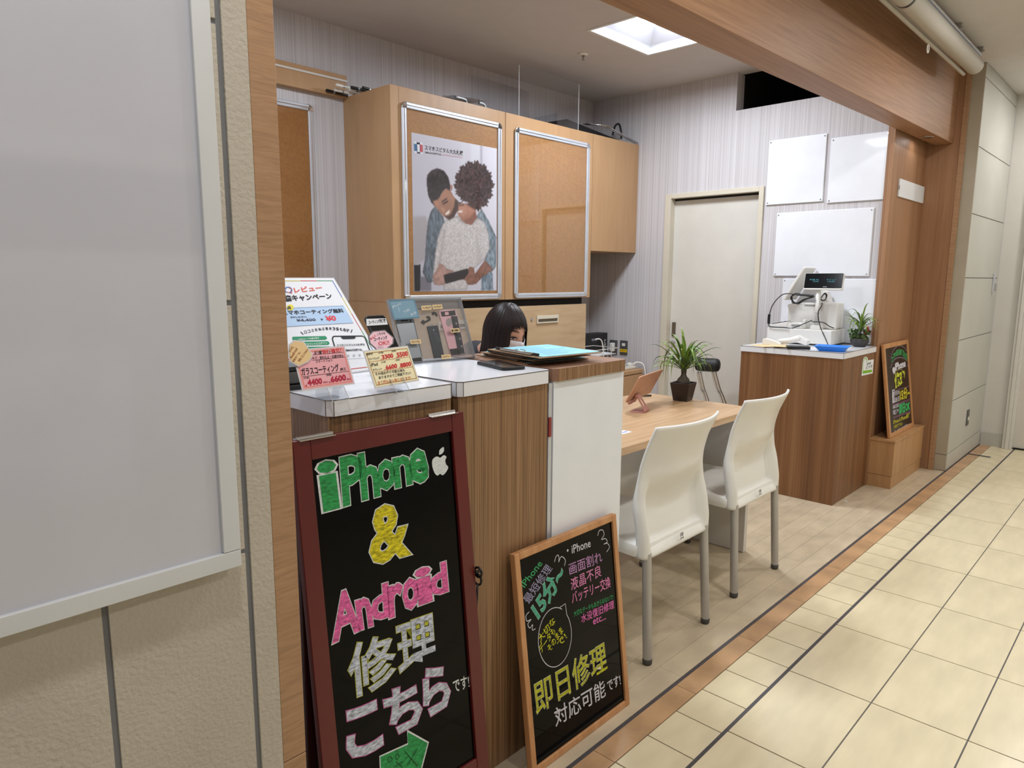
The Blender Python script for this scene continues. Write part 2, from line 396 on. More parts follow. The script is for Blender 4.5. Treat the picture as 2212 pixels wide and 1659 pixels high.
def curve(pts, n=6):
    """Catmull-Rom through points"""
    P = [np.array(p, float) for p in pts]; out = []
    for i in range(len(P) - 1):
        a, b, c, d = P[max(i - 1, 0)], P[i], P[i + 1], P[min(i + 2, len(P) - 1)]
        for k in range(n):
            t = k / n
            out.append(0.5 * (2 * b + (c - a) * t + (2 * a - 5 * b + 4 * c - d) * t * t + (3 * b - a - 3 * c + d) * t ** 3))
    out.append(P[-1]); return [tuple(p) for p in out]

FACE, FW, BACK, CEIL = 1.087, 4.818, 3.70, 2.765

# ============================================================ SETTING
fl = struct(bx(-2.0, -3.4, -0.12, 7.2, 4.0, -0.004).build('floor', MT['grout']))
def tiles(name, m, x0, x1, dx, y0, y1, gap, top=0.0):
    me = {}
    x = x0
    while x < x1 - 1e-6:
        w = min(dx, x1 - x) - gap; k = round(w, 4)
        if k not in me:
            o = bx(0, y0, -0.006, w, y1, top).build(name, m, fl); o.location = (x + gap / 2, 0, 0); me[k] = o
        else: inst(me[k], name, fl, (x + gap / 2, 0, 0))
        x += dx
bx(-2, 1.081, -0.006, 6.68, 1.093, 0.0005).build('joint_strip', MT['inlay'], fl)
bx(-2, 0.845, -0.006, 6.68, 0.856, 0.0005).build('joint_strip', MT['inlay'], fl)
tiles('border_tile', MT['band'], 0.12, 6.68, 0.4516, 1.010, 1.081, 0.002)
tiles('small_tile', MT['tile'], 0.502, 6.68, 0.1625, 0.856, 1.0065, 0.0045)
yy = 0.845; j = 0
while yy > -1.6:
    tiles('large_tile', MT['tile'], 0.469 if yy > -0.9 else 0.469, 6.68, 0.4516, yy - 0.2595, yy, 0.005); yy -= 0.264
# tiles past the detailed field, one mesh
mb = MB(); y = yy
while y > -3.3:
    for i in range(14): mb.box(0.469 + i * .4516, y - .2595, -.006, 0.469 + i * .4516 + .446, y, 0)
    y -= 0.264
for i in range(5):
    for k in range(17): mb.box(0.464 - (i + 1) * .4516, 0.845 - k * .264 - .2595, -.006, 0.464 - (i + 1) * .4516 + .446, 0.845 - k * .264, 0)
mb.box(-2, 0.86, -.006, 0.497, 1.081, 0)
o = mb.build('outlying_tile', MT['tile'], fl); o['kind'] = 'stuff'
# vinyl planks of the shop
bx(0.5, 1.094, -0.006, 6.0, 3.7, -0.0022).build('plank_bed', MT['seam'], fl)
plank = None; y = 1.094; row = 0
while y < 2.55:
    x = 0.62 + (row * 0.37) % 0.9 - 0.9 + 0.45
    if row == 0: x = 0.182
    while x < 5.55:
        a = max(x, 0.55); b = min(x + 0.9, 5.56)
        if b - a > 0.05:
            o = bx(a + .0005, y + .0005, -0.005, b - .0005, y + .0865, 0.0).build('plank', MT['shop_floor'], fl)
        x += 0.9
    y += 0.0872; row += 1
mb = MB()
while y < 3.7: mb.box(0.5, y + .0005, -.005, 4.8, y + .0865, 0); y += 0.0872
o = mb.build('outlying_plank', MT['shop_floor'], fl); o['kind'] = 'stuff'

# ceilings
c = MB()
lx0, lx1, ly0, ly1 = 3.433, 4.05, 2.06, 2.676
c.box(0.45, 1.33, CEIL, lx0, 3.8, CEIL + .06); c.box(lx1, 1.33, CEIL, 4.9, 3.8, CEIL + .06)
c.box(lx0, 1.33, CEIL, lx1, ly0, CEIL + .06); c.box(lx0, ly1, CEIL, lx1, 3.8, CEIL + .06)
struct(c.build('ceiling', MT['ceil']))
struct(bx(-2.0, -3.4, 2.725, 7.2, 1.30, 2.80).build('ceiling', MT['ceil_mall']))

# walls of the shop
struct(bx(0.45, BACK, 0, 4.93, BACK + .1, CEIL).build('wall_back', MT['wallpaper']))
w = MB()
dy0, dy1, dz = 2.225, 2.925, 1.942
w.box(FW, 1.40, 0, FW + .11, dy0, 2.508); w.box(FW, dy0, dz, FW + .11, dy1, 2.508); w.box(FW, dy1, 0, FW + .11, BACK, 2.508)
w.box(FW, 2.436, 2.508, FW + .11, BACK, CEIL)
struct(w.build('wall_right', MT['wallpaper']))
v = MB(); v.box(FW + .11, 1.38, 2.44, 5.9, 2.44, 2.46); v.box(5.85, 1.38, 2.46, 5.9, 2.5, 2.9); v.box(FW + .11, 2.4361, 2.46, 5.9, 2.5, 2.9); v.box(FW, 1.38, 2.90, 5.9, 2.5, 2.93)
struct(v.build('trim_ceiling_void', MT['void']))
struct(bx(0.42, 1.2, 0, 0.46, BACK, CEIL).build('wall_left', MT['wallpaper']))

# sliding door in the right hand wall
d = struct(MB().add([], []).build('door_1', MT['cream_door'])) if False else None
d = bpy.data.objects.new('door_1', None); COL.objects.link(d); d['kind'] = 'structure'; ORG['door_1'] = (0, 0, 0)
bx(FW + .045, dy0 - .0, 0.005, FW + .08, dy1 - .001, 1.925).build('door_leaf', MT['cream_door'], d)
f = MB(); f.box(FW - .018, dy0 - .035, 0, FW + .10, dy0, dz + .03); f.box(FW - .018, dy1 - .002, 0, FW + .10, dy1 + .05, dz + .03); f.box(FW - .018, dy0, dz - .005, FW + .10, dy1, dz + .03)
f.build('door_frame', MT['cream_frame'], d, bevel=.002)
bx(FW + .04, dy0, 1.922, FW + .09, dy1 - .002, dz).build('door_gap_shade', MT['gap'], d)
kb = onx((1456, 711), FW + .045)
bx(FW + .035, kb[1] - .015, kb[2] - .055, FW + .0455, kb[1] + .015, kb[2] + .055).build('finger_pull', MT['pockmetal'], d, bevel=.002)
kb = onx((1455, 739), FW + .045)
MB().tube([(FW + .05, kb[1], kb[2]), (FW + .02, kb[1], kb[2])], .016, 16).build('lock_knob', MT['steel_leg'], d, bevel=.002)

# header beam over the left bay (with its white reveal line)
h = struct(bx(0.46, 3.655, 2.365, 2.412, BACK - .0005, 2.488).build('trim_header', MT['maple']))
bx(0.46, 3.650, 2.452, 2.412, 3.657, 2.462).build('reveal_strip', MT['white_paint'], h)

# left wall facing the mall: painted panels with grey joints
w = struct(bx(-2.0, FACE + .004, 0, 0.541, FACE + .10, 2.725).build('wall_front', MT['groove']))
def wp(x0, x1, z0, z1): bx(x0, FACE, z0, x1, FACE + .006, z1).build('wall_panel', MT['plaster'], w, bevel=.001)
wp(0.501, 0.541, 0, 2.725)
for i in range(8):
    z0 = [0, .073, .483, .889, 1.301, 1.718, 2.13, 2.54][i]; z1 = ([.073, .483, .889, 1.301, 1.718, 2.13, 2.54, 2.725][i]) - (.008 if i < 7 else 0)
    if z1 > z0: wp(0.283, 0.492, z0, z1)
for k in range(9):
    for (z0, z1) in ((0, .28), (.288, 1.094), (1.102, 1.918), (1.926, 2.725)):
        wp(0.274 - (k + 1) * .25 + .009 if k else 0.024, 0.274 - k * .25 if k else 0.274, z0, z1)
# curly maple post at the opening
p = struct(bx(0.541, FACE, 0.467, 0.586, 1.20, 2.725).build('trim_post_near', MT['curly'], bevel=.0015))
bx(0.541, FACE, 0, 0.586, 1.20, 0.4655).build('post_lower_piece', MT['curly'], p, bevel=.0015)

# wooden fascia over the opening
fy = lambda x: 1.299 - .0265 * (x - 2.885)
by = lambda x: 1.487 - .0418 * (x - 1.947)
xa, xb = 0.586, 5.526
fa = MB().hexa([(xa, fy(xa), 2.233), (xb, fy(xb), 2.233), (xb, by(xb), 2.233), (xa, by(xa), 2.233),
                (xa, fy(xa), CEIL), (xb, fy(xb), CEIL), (xb, by(xb), CEIL), (xa, by(xa), CEIL)])
struct(fa.build('trim_fascia', MT['fascia'], bevel=.002))
# niche panel, return panel and far post
struct(bx(4.800, 1.381, 0, 5.526, 1.42, 2.30).build('wall_niche', MT['fascia_v']))
e = struct(bx(4.788, 1.376, 0, 4.800, 1.40, 2.233).build('trim_niche_edge', MT['fascia_v'], bevel=.001))
struct(bx(5.526, 1.190, 0, 5.60, 1.42, CEIL).build('wall_return', MT['fascia_v']))
struct(bx(5.520, 1.160, 0, 5.551, 1.190, 2.725).build('trim_post_far', MT['curly'], bevel=.001))
# mall column with grooved panels
k = struct(bx(5.555, FACE + .004, 0, 6.68, 1.6, 2.725).build('wall_column', MT['column_groove']))
zs = [0.003, 0.120, 0.502, 0.922, 1.347, 1.772, 2.202, 2.635, 2.722]
for i in range(8):
    bx(5.561, FACE, zs[i] + .003, 6.675, FACE + .01, zs[i + 1] - .003).build('column_panel', MT['column'], k, bevel=.001)
bx(5.551, FACE + .001, 0.003, 5.561, 1.19, .114).build('base_panel', MT['column_side'], k, bevel=.001)
bx(5.551, FACE + .001, 0.119, 5.561, 1.19, 2.722).build('side_panel', MT['column_side'], k, bevel=.001)
a0 = ony(cb(1050, 765), FACE); a1 = ony(cb(1020, 910), FACE)
xm, zm = (a0[0] + a1[0]) / 2, (a0[2] + a1[2]) / 2
s = thing('wall_outlet', 'low grey metal outlet plate with white socket on the panelled column', 'outlet', (xm, FACE, zm))
bx(xm - .035, FACE - .006, zm - .06, xm + .035, FACE, zm + .06).build('cover_plate', MT['plate'], s, bevel=.002)
bx(xm - .012, FACE - .009, zm - .02, xm + .018, FACE - .005, zm + .005).build('socket', MT['white_plastic'], s)
a0 = ony((2145, 595), FACE)
s = thing('lever_latch', 'small silver latch handle at the edge of the panelled column', 'latch', (6.50, FACE, 1.31))
bx(6.485, FACE - .014, 1.235, 6.515, FACE, 1.385).build('latch_plate', MT['alu'], s, bevel=.003)
bx(6.495, FACE - .03, 1.25, 6.507, FACE - .012, 1.31).build('latch_grip', MT['steel_leg'], s, bevel=.003)

# end wall of the corridor with a white door frame
ew = struct(bx(6.68, 0.93, 0, 6.8, 1.087, 2.725).build('wall_end', MT['white_paint']))
bx(6.672, 0.93, 0, 6.68, 1.084, 0.108).build('base_panel', MT['column'], ew)
struct(bx(6.68, -3.4, 2.15, 6.8, 0.93, 2.725).build('wall_end', MT['white_paint']))
struct(bx(6.68, -3.4, 0, 6.8, -0.25, 2.15).build('wall_end', MT['white_paint']))
d2 = bpy.data.objects.new('door_2', None); COL.objects.link(d2); d2['kind'] = 'structure'; ORG['door_2'] = (0, 0, 0)
f = MB()
for (a, b, t) in ((0.866, 0.888, .0), (0.888, 0.912, .014), (0.912, 0.932, .004)): f.box(6.645 - t, a, 0, 6.70, b, 2.18)
f.box(6.645, -0.25, 2.12, 6.70, 0.866, 2.18); f.box(6.645, -0.30, 0, 6.70, -0.25, 2.18)
f.build('door_frame', MT['white_paint'], d2, bevel=.003)
bx(6.69, -0.25, 0.012, 6.73, 0.866, 2.12).build('door_leaf', MT['cream_door'], d2)
bx(6.68, -0.25, 0, 6.75, 0.866, 0.012).build('door_gap_shade', MT['gap'], d2)

# the shop across the corridor: seen only in reflections
ow = struct(bx(-3.0, -3.0, 0, 6.68, -2.9, 2.725).build('wall_opposite', MT['white_paint']))
bx(-3.0, -2.62, 2.0, 6.0, -2.58, 2.12).build('sign_band', MT['alu_white'], ow)
bx(-3.0, -2.9, 1.50, 6.0, -2.86, 2.0).build('dark_band', MT['wig'], ow)
bx(-3.0, -2.9, 0, 1.45, -2.55, 0.9).build('display_plinth', MT['white_panel'], ow)

# ============================================================ LIGHTS IN VIEW, CEILING PIECES
L = thing('ceiling_light', 'square recessed ceiling light with glowing panel above the shop', 'ceiling light', ((lx0 + lx1) / 2, (ly0 + ly1) / 2, CEIL))
px, py = (lx0 + lx1) / 2, (ly0 + ly1) / 2
h1 = (lx1 - lx0) / 2; h2 = 0.185; zt = CEIL + .12
def ringq(r, z): return [(px - r, py - r, z), (px + r, py - r, z), (px + r, py + r, z), (px - r, py + r, z)]
m = MB(); a = ringq(h1, CEIL - .002); b = ringq(h2, zt)
for i in range(4): m.add([a[i], a[(i + 1) % 4], b[(i + 1) % 4], b[i]], [(0, 1, 2, 3)])
m.build('reflector', MT['reflector'], L)
m = MB(); a = ringq(h1 + .016, CEIL - .004); b = ringq(h1 - .004, CEIL - .004); c = ringq(h1 + .016, CEIL - .0005)
for i in range(4):
    m.add([a[i], a[(i + 1) % 4], b[(i + 1) % 4], b[i]], [(0, 1, 2, 3)]); m.add([a[i], a[(i + 1) % 4], c[(i + 1) % 4], c[i]], [(0, 1, 2, 3)])
m.build('trim_ring', MT['white_paint'], L)
bx(px - h2, py - h2, zt, px + h2, py + h2, zt + .01).build('diffuser', MT['lens'], L)
sp = thing('sprinkler', 'small metal fire sprinkler on the shop ceiling', 'sprinkler', (3.75, 2.97, CEIL))
MB().lathe([(.0, 0), (.034, 0), (.03, -.008), (.012, -.012)], (3.75, 2.97, CEIL), 20).build('escutcheon', MT['white_plastic'], sp, smooth=True)
m = MB().lathe([(.010, -.012), (.010, -.022), (.005, -.026), (.005, -.036), (.013, -.038), (.013, -.040)], (3.75, 2.97, CEIL), 14)
m.build('sprinkler_head', MT['clipmetal'], sp)
dl = thing('downlight', 'round recessed downlight under the wooden fascia', 'downlight', (5.165, 1.30, 2.233))
MB().lathe([(.026, .0), (.038, .0), (.040, -.003), (.036, -.005), (.027, -.003)], (5.165, 1.30, 2.233), 28).build('trim_ring', MT['chrome'], dl, smooth=True)
MB().lathe([(.0, -.0012), (.027, -.0012), (.027, -.0002)], (5.165, 1.30, 2.233), 24).build('lens', MT['downlens'], dl)

# roller blind hung under the mall ceiling
rb = thing('roller_blind', 'cream rolled-up roller blind on a steel rail along the wooden fascia', 'roller blind', (4.2, 1.08, 2.725))
x0, x1 = 2.2, 5.20
yt, zt_ = 1.078, 2.622
rr = .047
MB().tube([(x0, yt, zt_), (3.72, yt, zt_)], rr, 28).build('blind_roll', MT['shade'], rb, smooth=False, bevel=.004)
MB().tube([(3.735, yt, zt_), (x1, yt, zt_)], rr, 28).build('blind_roll', MT['shade'], rb, bevel=.012)
MB().tube([(3.718, yt, zt_), (3.737, yt, zt_)], rr + .0008, 28).build('dark_ring', MT['black'], rb)
MB().tube([(3.5, yt + .052, zt_ - .040), (x1 - .03, yt + .052, zt_ - .040)], .011, 14).build('bottom_bar', MT['shade'], rb, smooth=False, bevel=.003)
m = MB(); m.box(x0, yt - .02, zt_ + .045, x1 + .005, yt + .02, zt_ + .070); m.box(x0, yt - .028, zt_ + .058, x1 + .005, yt - .020, zt_ + .072)
m.build('mount_rail', MT['alu'], rb, bevel=.003)
for q in (x1 - .02, 4.63):
    m = MB(); m.box(q - .012, yt - .036, zt_ + .070, q + .012, yt + .02, 2.725); m.tube([(q, yt - .034, zt_ + .078), (q, yt - .044, zt_ + .078)], .006, 10)
    m.build('ceiling_bracket', MT['steel_leg'], rb)
q = (4.36, yt + .052, zt_ - .052)
MB().tube([(q[0] + .016 * math.sin(t), q[1], q[2] - .020 - .022 * math.cos(t)) for t in [i * 2 * math.pi / 18 for i in range(19)]], .0035, 8, False).build('pull_ring', MT['white_plastic'], rb, smooth=True)

# ============================================================ CABINETS ALONG THE BACK WALL
CY0 = 3.24
cab = thing('wall_cabinet', 'tall maple wall cabinet with two wide flat doors behind the counter', 'cabinet', (3.3, CY0, 1.19))
m = MB(); m.box(2.412, CY0 + .019, 1.19, 4.222, BACK - .002, 2.372); m.build('carcass', MT['maple'], cab)
bx(2.412, CY0 - .0, 1.19, 2.468, CY0 + .018, 2.372).build('stile', MT['maple'], cab, bevel=.0015)
dL = bx(2.470, CY0, 1.19, 3.307, CY0 + .018, 2.372).build('door', MT['maple'], cab, bevel=.0015)
dR = bx(3.311, CY0, 1.19, 4.222, CY0 + .018, 2.372).build('door', MT['maple'], cab, bevel=.0015)
sc = thing('wall_cabinet', 'short maple wall cabinet in the corner, hung higher than the tall ones', 'cabinet', (4.52, CY0, 1.535))
bx(4.226, CY0 + .019, 1.535, FW - .002, BACK - .002, 2.372).build('carcass', MT['maple'], sc)
bx(4.226, CY0, 1.535, FW - .002, CY0 + .018, 2.372).build('door', MT['maple'], sc, bevel=.0015)
lc = thing('drawer_cabinet', 'pale maple lower cabinet with a recessed lock drawer under the tall doors', 'cabinet', (3.3, CY0, 0))
bx(2.412, CY0 + .03, 0, 4.19, BACK - .002, 1.12).build('carcass', MT['maple_pale'], lc)
bx(2.4305, CY0 + .05, 1.12, 4.19, BACK - .002, 1.189).build('recess_shade', MT['gap'], lc)  # dark block standing in for the shade between the cabinets
bx(2.400, CY0 + .002, 0, 2.412, BACK - .002, 1.189).build('end_panel', MT['maple'], lc)
bx(2.412, CY0 + .02, 1.143, 2.430, BACK - .002, 1.189).build('end_filler', MT['maple'], lc)
for (a, b) in ((2.412, 3.30), (3.303, 4.19)):
    dr = bx(a, CY0 + .006, 0.72, b, CY0 + .03, 1.142).build('drawer', MT['maple_pale'], lc, bevel=.0015)
    bx(a, CY0 + .006, 0.06, b, CY0 + .03, 0.715).build('drawer', MT['maple_pale'], lc, bevel=.0015)
    hx = (a + b) / 2 - .005 if a < 3 else 3.744
    m = MB()
    m.box(hx - .115, CY0 - .004, 1.018, hx + .115, CY0 + .006, 1.026); m.box(hx - .115, CY0 - .004, 1.048, hx + .115, CY0 + .006, 1.072)
    m.box(hx - .115, CY0 - .004, 1.026, hx - .105, CY0 + .006, 1.048); m.box(hx + .105, CY0 - .004, 1.026, hx + .115, CY0 + .006, 1.048)
    m.build('recessed_handle', MT['cream_frame'], dr, bevel=.001)
    bx(hx - .105, CY0 + .003, 1.026, hx + .105, CY0 + .0065, 1.048).build('handle_pocket', MT['pockmetal'], dr)
    MB().tube([(hx - .165, CY0 + .008, 1.049), (hx - .165, CY0, 1.049)], .010, 12).build('lock', MT['chrome'], dr)
# pedestal under the corner cabinet
pd = thing('low_cabinet', 'low maple side cabinet in the corner below the sockets', 'cabinet', (4.45, 3.1, 0))
zc = 0.612
bx(4.22, 3.10, 0, 4.75, BACK - .002, zc - .002).build('carcass', MT['maple'], pd, bevel=.002)
bx(4.22, 3.085, zc - .03, 4.75, BACK - .002, zc).build('top', MT['maple'], pd, bevel=.002)
bx(4.222, 3.085, 0.05, 4.748, 3.10, zc - .038).build('drawer', MT['maple'], pd, bevel=.002)

def snap_frame(pl, w, h, label, group=None, poster=False, bk='mdf'):
    """aluminium snap frame on a plane whose origin is its lower left corner"""
    o = pl.o
    t = thing('display_board', label, 'frame', pl.at(w / 2, 0))
    def B(a0, b0, a1, b1, l0, l1):
        return MB().hexa([pl.at(a0, b0, l0), pl.at(a1, b0, l0), pl.at(a1, b1, l0), pl.at(a0, b1, l0), pl.at(a0, b0, l1), pl.at(a1, b0, l1), pl.at(a1, b1, l1), pl.at(a0, b1, l1)])
    fw = .034; c_ = .030
    B(.012, .012, w - .012, h - .012, .001, .006).build('backboard', MT[bk], t)
    for (a0, b0, a1, b1) in ((c_, 0, w - c_, fw), (c_, h - fw, w - c_, h), (0, c_, fw, h - c_), (w - fw, c_, w, h - c_)):
        r = B(a0, b0, a1, b1, .002, .015).build('rail', MT['alu'], t, bevel=.005, seg=3)
        if a1 - a0 > b1 - b0: g = B(a0, (b0 + b1) / 2 - .002, a1, (b0 + b1) / 2 + .002, .0145, .0158)
        else: g = B((a0 + a1) / 2 - .002, b0, (a0 + a1) / 2 + .002, b1, .0145, .0158)
        g.build('rail_groove', MT['chrome'], r)
    for (a, b, sa, sb) in ((0, 0, 1, 1), (w, 0, -1, 1), (0, h, 1, -1), (w, h, -1, -1)):
        pts = [(a + sa * .036, b + sb * .036), (a + sa * .036, b)] + [(a + sa * (c_ - c_ * math.sin(q)), b + sb * (c_ - c_ * math.cos(q))) for q in [i * math.pi / 10 for i in range(6)]] + [(a, b + sb * .036)]
        MB().prism([pl.at(x, y, .0165) for x, y in pts], -pl.n * .014).build('corner_cap', MT['chrome'], t, bevel=.003)
    B(fw - .004, fw - .004, w - fw + .004, h - fw + .004, .0085, .0095).build('cover_sheet', MT['cover'], t)
    return t
flat = lambda x, y, z: Plane((x, y, z), (1, 0, 0), (0, 0, 1))
pl1 = flat(2.478, CY0, 1.197)
f1 = snap_frame(pl1, .787, 1.098, 'silver snap frame with the couple poster on the left cabinet door')
pl2 = flat(3.388, CY0, 1.197)
f2 = snap_frame(pl2, .787, 1.098, 'empty silver snap frame with bare brown backboard on the right cabinet door')
pl3 = flat(1.42, BACK, 1.197)
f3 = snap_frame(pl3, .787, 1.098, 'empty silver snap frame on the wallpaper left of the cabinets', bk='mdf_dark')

# poster of the couple: a flat print, colours carried by a fine mesh
pq = [cp(168, 1553), cp(812, 1528), cp(805, 405), cp(127, 300)]
plp = Plane((2.478, CY0, 1.197), (1, 0, 0), (0, 0, 1))
co = [plp.px(q, .007) for q in pq]
px0, px1 = 2.548, 3.224; pz0, pz1 = 1.252, 2.138
po = thing('poster', 'printed poster of a smiling couple looking at a phone, in the left frame', 'poster', (px0 + .33, CY0, pz0))
NX, NY = 170, 224
gx = np.linspace(px0, px1, NX + 1); gz = np.linspace(pz0, pz1, NY + 1)
Q = np.zeros((NY + 1, NX + 1, 2))
for j in range(NY + 1):          # position inside the print, in units of the print's own layout
    for i in range(NX + 1):
        a, b = i / NX, j / NY
        Q[j, i] = (168 + a * 644, 1553 - b * 1200)      # straightened layout, see put()
def put(pts):   # layout points were read off the slanted print: straighten them
    out = []
    Hm = HOM
    for x, y in pts:
        w_ = Hm @ np.array([x, y, 1]); out.append((168 + w_[0] / w_[2] * 644, 1553 - w_[1] / w_[2] * 1200))
    return np.array(out)
def homog(src, dst):
    A = []
    for (x, y), (u, v_) in zip(src, dst):
        A.append([x, y, 1, 0, 0, 0, -u * x, -u * y, -u]); A.append([0, 0, 0, x, y, 1, -v_ * x, -v_ * y, -v_])
    return np.linalg.svd(np.array(A, float))[2][-1].reshape(3, 3)
HOM = homog([(168, 1553), (812, 1528), (805, 405), (127, 300)], [(0, 0), (1, 0), (1, 1), (0, 1)])
XX, YY = Q[..., 0], Q[..., 1]
C = np.zeros((NY + 1, NX + 1, 3))
u_ = (XX - 168) / 644; v_ = (1553 - YY) / 1200
rng = np.random.RandomState(3)
def smoothnoise(n1, n2):
    g = rng.rand(n2 + 2, n1 + 2); fx = u_ * n1; fy_ = np.clip(v_, 0, 1) * n2
    i0 = np.clip(fx.astype(int), 0, n1); j0 = np.clip(fy_.astype(int), 0, n2); a = fx - i0; b = fy_ - j0
    a = a * a * (3 - 2 * a); b = b * b * (3 - 2 * b)
    return (g[j0, i0] * (1 - a) + g[j0, i0 + 1] * a) * (1 - b) + (g[j0 + 1, i0] * (1 - a) + g[j0 + 1, i0 + 1] * a) * b
base = 182 + 26 * u_ + 8 * v_
C[..., 0] = base; C[..., 1] = base - 3; C[..., 2] = base + 8
def inside(pts):
    P = put(pts); c_ = np.zeros(XX.shape, bool); n = len(P)
    for i in range(n):
        x0_, y0_ = P[i]; x1_, y1_ = P[(i + 1) % n]
        if y0_ == y1_: continue
        cond = ((y0_ > YY) != (y1_ > YY)) & (XX < (x1_ - x0_) * (YY - y0_) / (y1_ - y0_) + x0_)
        c_ ^= cond
    return c_
def blurm(mk, k=1):
    f_ = mk.astype(float)
    for _ in range(k):
        p_ = np.pad(f_, 1, mode='edge'); f_ = (p_[1:-1, 1:-1] * 2 + p_[:-2, 1:-1] + p_[2:, 1:-1] + p_[1:-1, :-2] + p_[1:-1, 2:]) / 6
    return f_
def fillp(pts, rgb, k=1, alpha=1.0, var=0.0, cells=(30, 40), rim=None):
    mk = blurm(inside(pts), k) * alpha; col = np.array(rgb, float)[None, None] * np.ones(XX.shape + (1,))
    if var: col = col * (1 + var * (smoothnoise(*cells) - .5) * 2)[..., None]
    C[:] = C * (1 - mk[..., None]) + col * mk[..., None]
    if rim:     # a darker turn toward the outline, as in the printed photograph
        soft = blurm(inside(pts), rim[0]); sh = mk * (1 - soft) * rim[1]; C[:] = C * (1 - sh[..., None])
fillp([(520, 360), (560, 366), (562, 700), (520, 700)], (206, 206, 214), 2)
fillp([(600, 372), (670, 384), (672, 800), (600, 800)], (212, 212, 220), 2)
fillp([(672, 384), (690, 386), (690, 900), (672, 900)], (176, 174, 186), 2)
fillp([(150, 970), (250, 960), (290, 1100), (255, 1300), (160, 1360)], (166, 160, 164), 8)
fillp([(165, 1348), (212, 1342), (222, 1500), (215, 1548), (168, 1552)], (34, 34, 40), 1)
fillp([(215, 1430), (300, 1450), (300, 1545), (215, 1548)], (120, 116, 126), 3)
fillp([(320, 880), (290, 920), (268, 1000), (256, 1150), (250, 1300), (232, 1400), (270, 1480), (310, 1475), (330, 1300), (345, 1150), (395, 1000), (385, 960)], (96, 106, 116), 1, 1, .25, (60, 40), (8, .5))
fillp([(640, 960), (690, 895), (745, 985), (806, 1110), (806, 1340), (760, 1402), (715, 1300), (750, 1180), (742, 1080), (700, 990)], (118, 132, 142), 1, 1, .25, (60, 40), (8, .5))
fillp([(690, 1400), (780, 1390), (785, 1528), (690, 1530)], (126, 142, 156), 1, 1, .25, (60, 40))
fillp([(410, 985), (450, 965), (500, 950), (540, 1000), (620, 1012), (658, 958), (715, 1000), (745, 1080), (756, 1200), (715, 1290), (650, 1345), (600, 1380), (580, 1530), (400, 1537), (392, 1480), (330, 1485), (308, 1462), (328, 1250), (345, 1130), (378, 1030)], (196, 190, 190), 1, 1, .10, (90, 110), (10, .45))
fillp([(395, 1040), (408, 1060), (372, 1330), (350, 1335)], (168, 160, 162), 3, .7)
fillp([(640, 1100), (655, 1100), (700, 1290), (660, 1330)], (178, 172, 174), 3, .6)
hair_w = []
cxh, cyh = 625, 705
for i in range(90):
    t = 2 * math.pi * i / 90; r = 1 + .07 * math.sin(i * 2.7) + .05 * math.sin(i * 5.3 + 1)
    hair_w.append((cxh + 152 * r * math.cos(t), cyh + (190 if math.sin(t) < 0 else (200 if math.cos(t) > -.2 else 150)) * r * math.sin(t)))
fillp(hair_w, (62, 45, 45), 1, 1, .55, (70, 90))
fillp([(486, 862), (520, 850), (600, 860), (640, 880), (642, 930), (652, 960), (612, 1016), (566, 1012), (530, 985), (504, 940)], (166, 116, 98), 1, 1, .1, (12, 14), (5, .4))
fillp([(492, 872), (520, 862), (560, 868), (575, 930), (540, 960), (512, 930)], (186, 138, 118), 5, .7)
fillp([(560, 850), (640, 850), (640, 900), (600, 880)], (70, 48, 46), 3, .9)
fillp([(500, 846), (530, 842), (532, 850), (502, 854)], (52, 36, 36), 1)
fillp([(545, 985), (600, 960), (640, 905), (652, 962), (615, 1014), (568, 1012)], (128, 84, 72), 3, .8)
fillp([(503, 912), (540, 906), (536, 924), (506, 926)], (226, 220, 216), 1)
fillp([(505, 862), (545, 858), (545, 872), (510, 874)], (84, 56, 50), 2, .8)
fillp([(252, 700), (256, 640), (285, 600), (335, 578), (388, 598), (424, 650), (436, 700), (440, 765), (405, 740), (378, 765), (350, 822), (318, 880), (290, 850), (266, 795)], (46, 40, 42), 1, 1, .3, (50, 60))
fillp([(300, 842), (348, 822), (378, 765), (402, 736), (442, 755), (466, 800), (498, 830), (502, 880), (470, 962), (432, 985), (395, 962), (360, 925), (322, 882)], (164, 120, 100), 1, 1, .08, (12, 14), (6, .4))
fillp([(398, 955), (432, 986), (468, 966), (503, 905), (502, 835), (478, 820), (470, 880), (448, 935), (425, 955)], (66, 50, 48), 2, .9)
fillp([(400, 938), (438, 905), (434, 932), (408, 948)], (228, 222, 218), 1)
fillp([(380, 858), (420, 832), (424, 842), (386, 868)], (60, 44, 42), 1)
fillp([(372, 842), (412, 812), (416, 820), (376, 850)], (50, 38, 38), 1)
fillp([(372, 880), (400, 905), (392, 930), (372, 905)], (190, 146, 124), 3, .7)
fillp([(438, 705), (455, 712), (455, 750), (442, 752)], (150, 100, 86), 1)
fillp([(640, 1405), (720, 1295), (785, 1365), (700, 1425), (650, 1482), (590, 1492), (565, 1455), (520, 1445), (515, 1425), (560, 1405), (600, 1350), (630, 1352)], (140, 98, 84), 1, 1, .12, (40, 50), (5, .4))
fillp([(320, 1490), (312, 1430), (345, 1370), (362, 1325), (400, 1345), (420, 1370), (480, 1385), (405, 1425), (410, 1490), (360, 1500)], (172, 136, 126), 1, 1, .1, (40, 50), (5, .35))
fillp([(395, 1418), (585, 1362), (592, 1398), (560, 1442), (410, 1488)], (46, 42, 46), 1)
mb = MB(); vs = [(x, CY0 - .0072, z) for z in gz for x in gx]
fs = [(j * (NX + 1) + i, j * (NX + 1) + i + 1, (j + 1) * (NX + 1) + i + 1, (j + 1) * (NX + 1) + i) for j in range(NY) for i in range(NX)]
mb.add(vs, fs)
pm, nt, b = newmat('poster_print'); va = nt.nodes.new('ShaderNodeVertexColor'); va.layer_name = 'print'
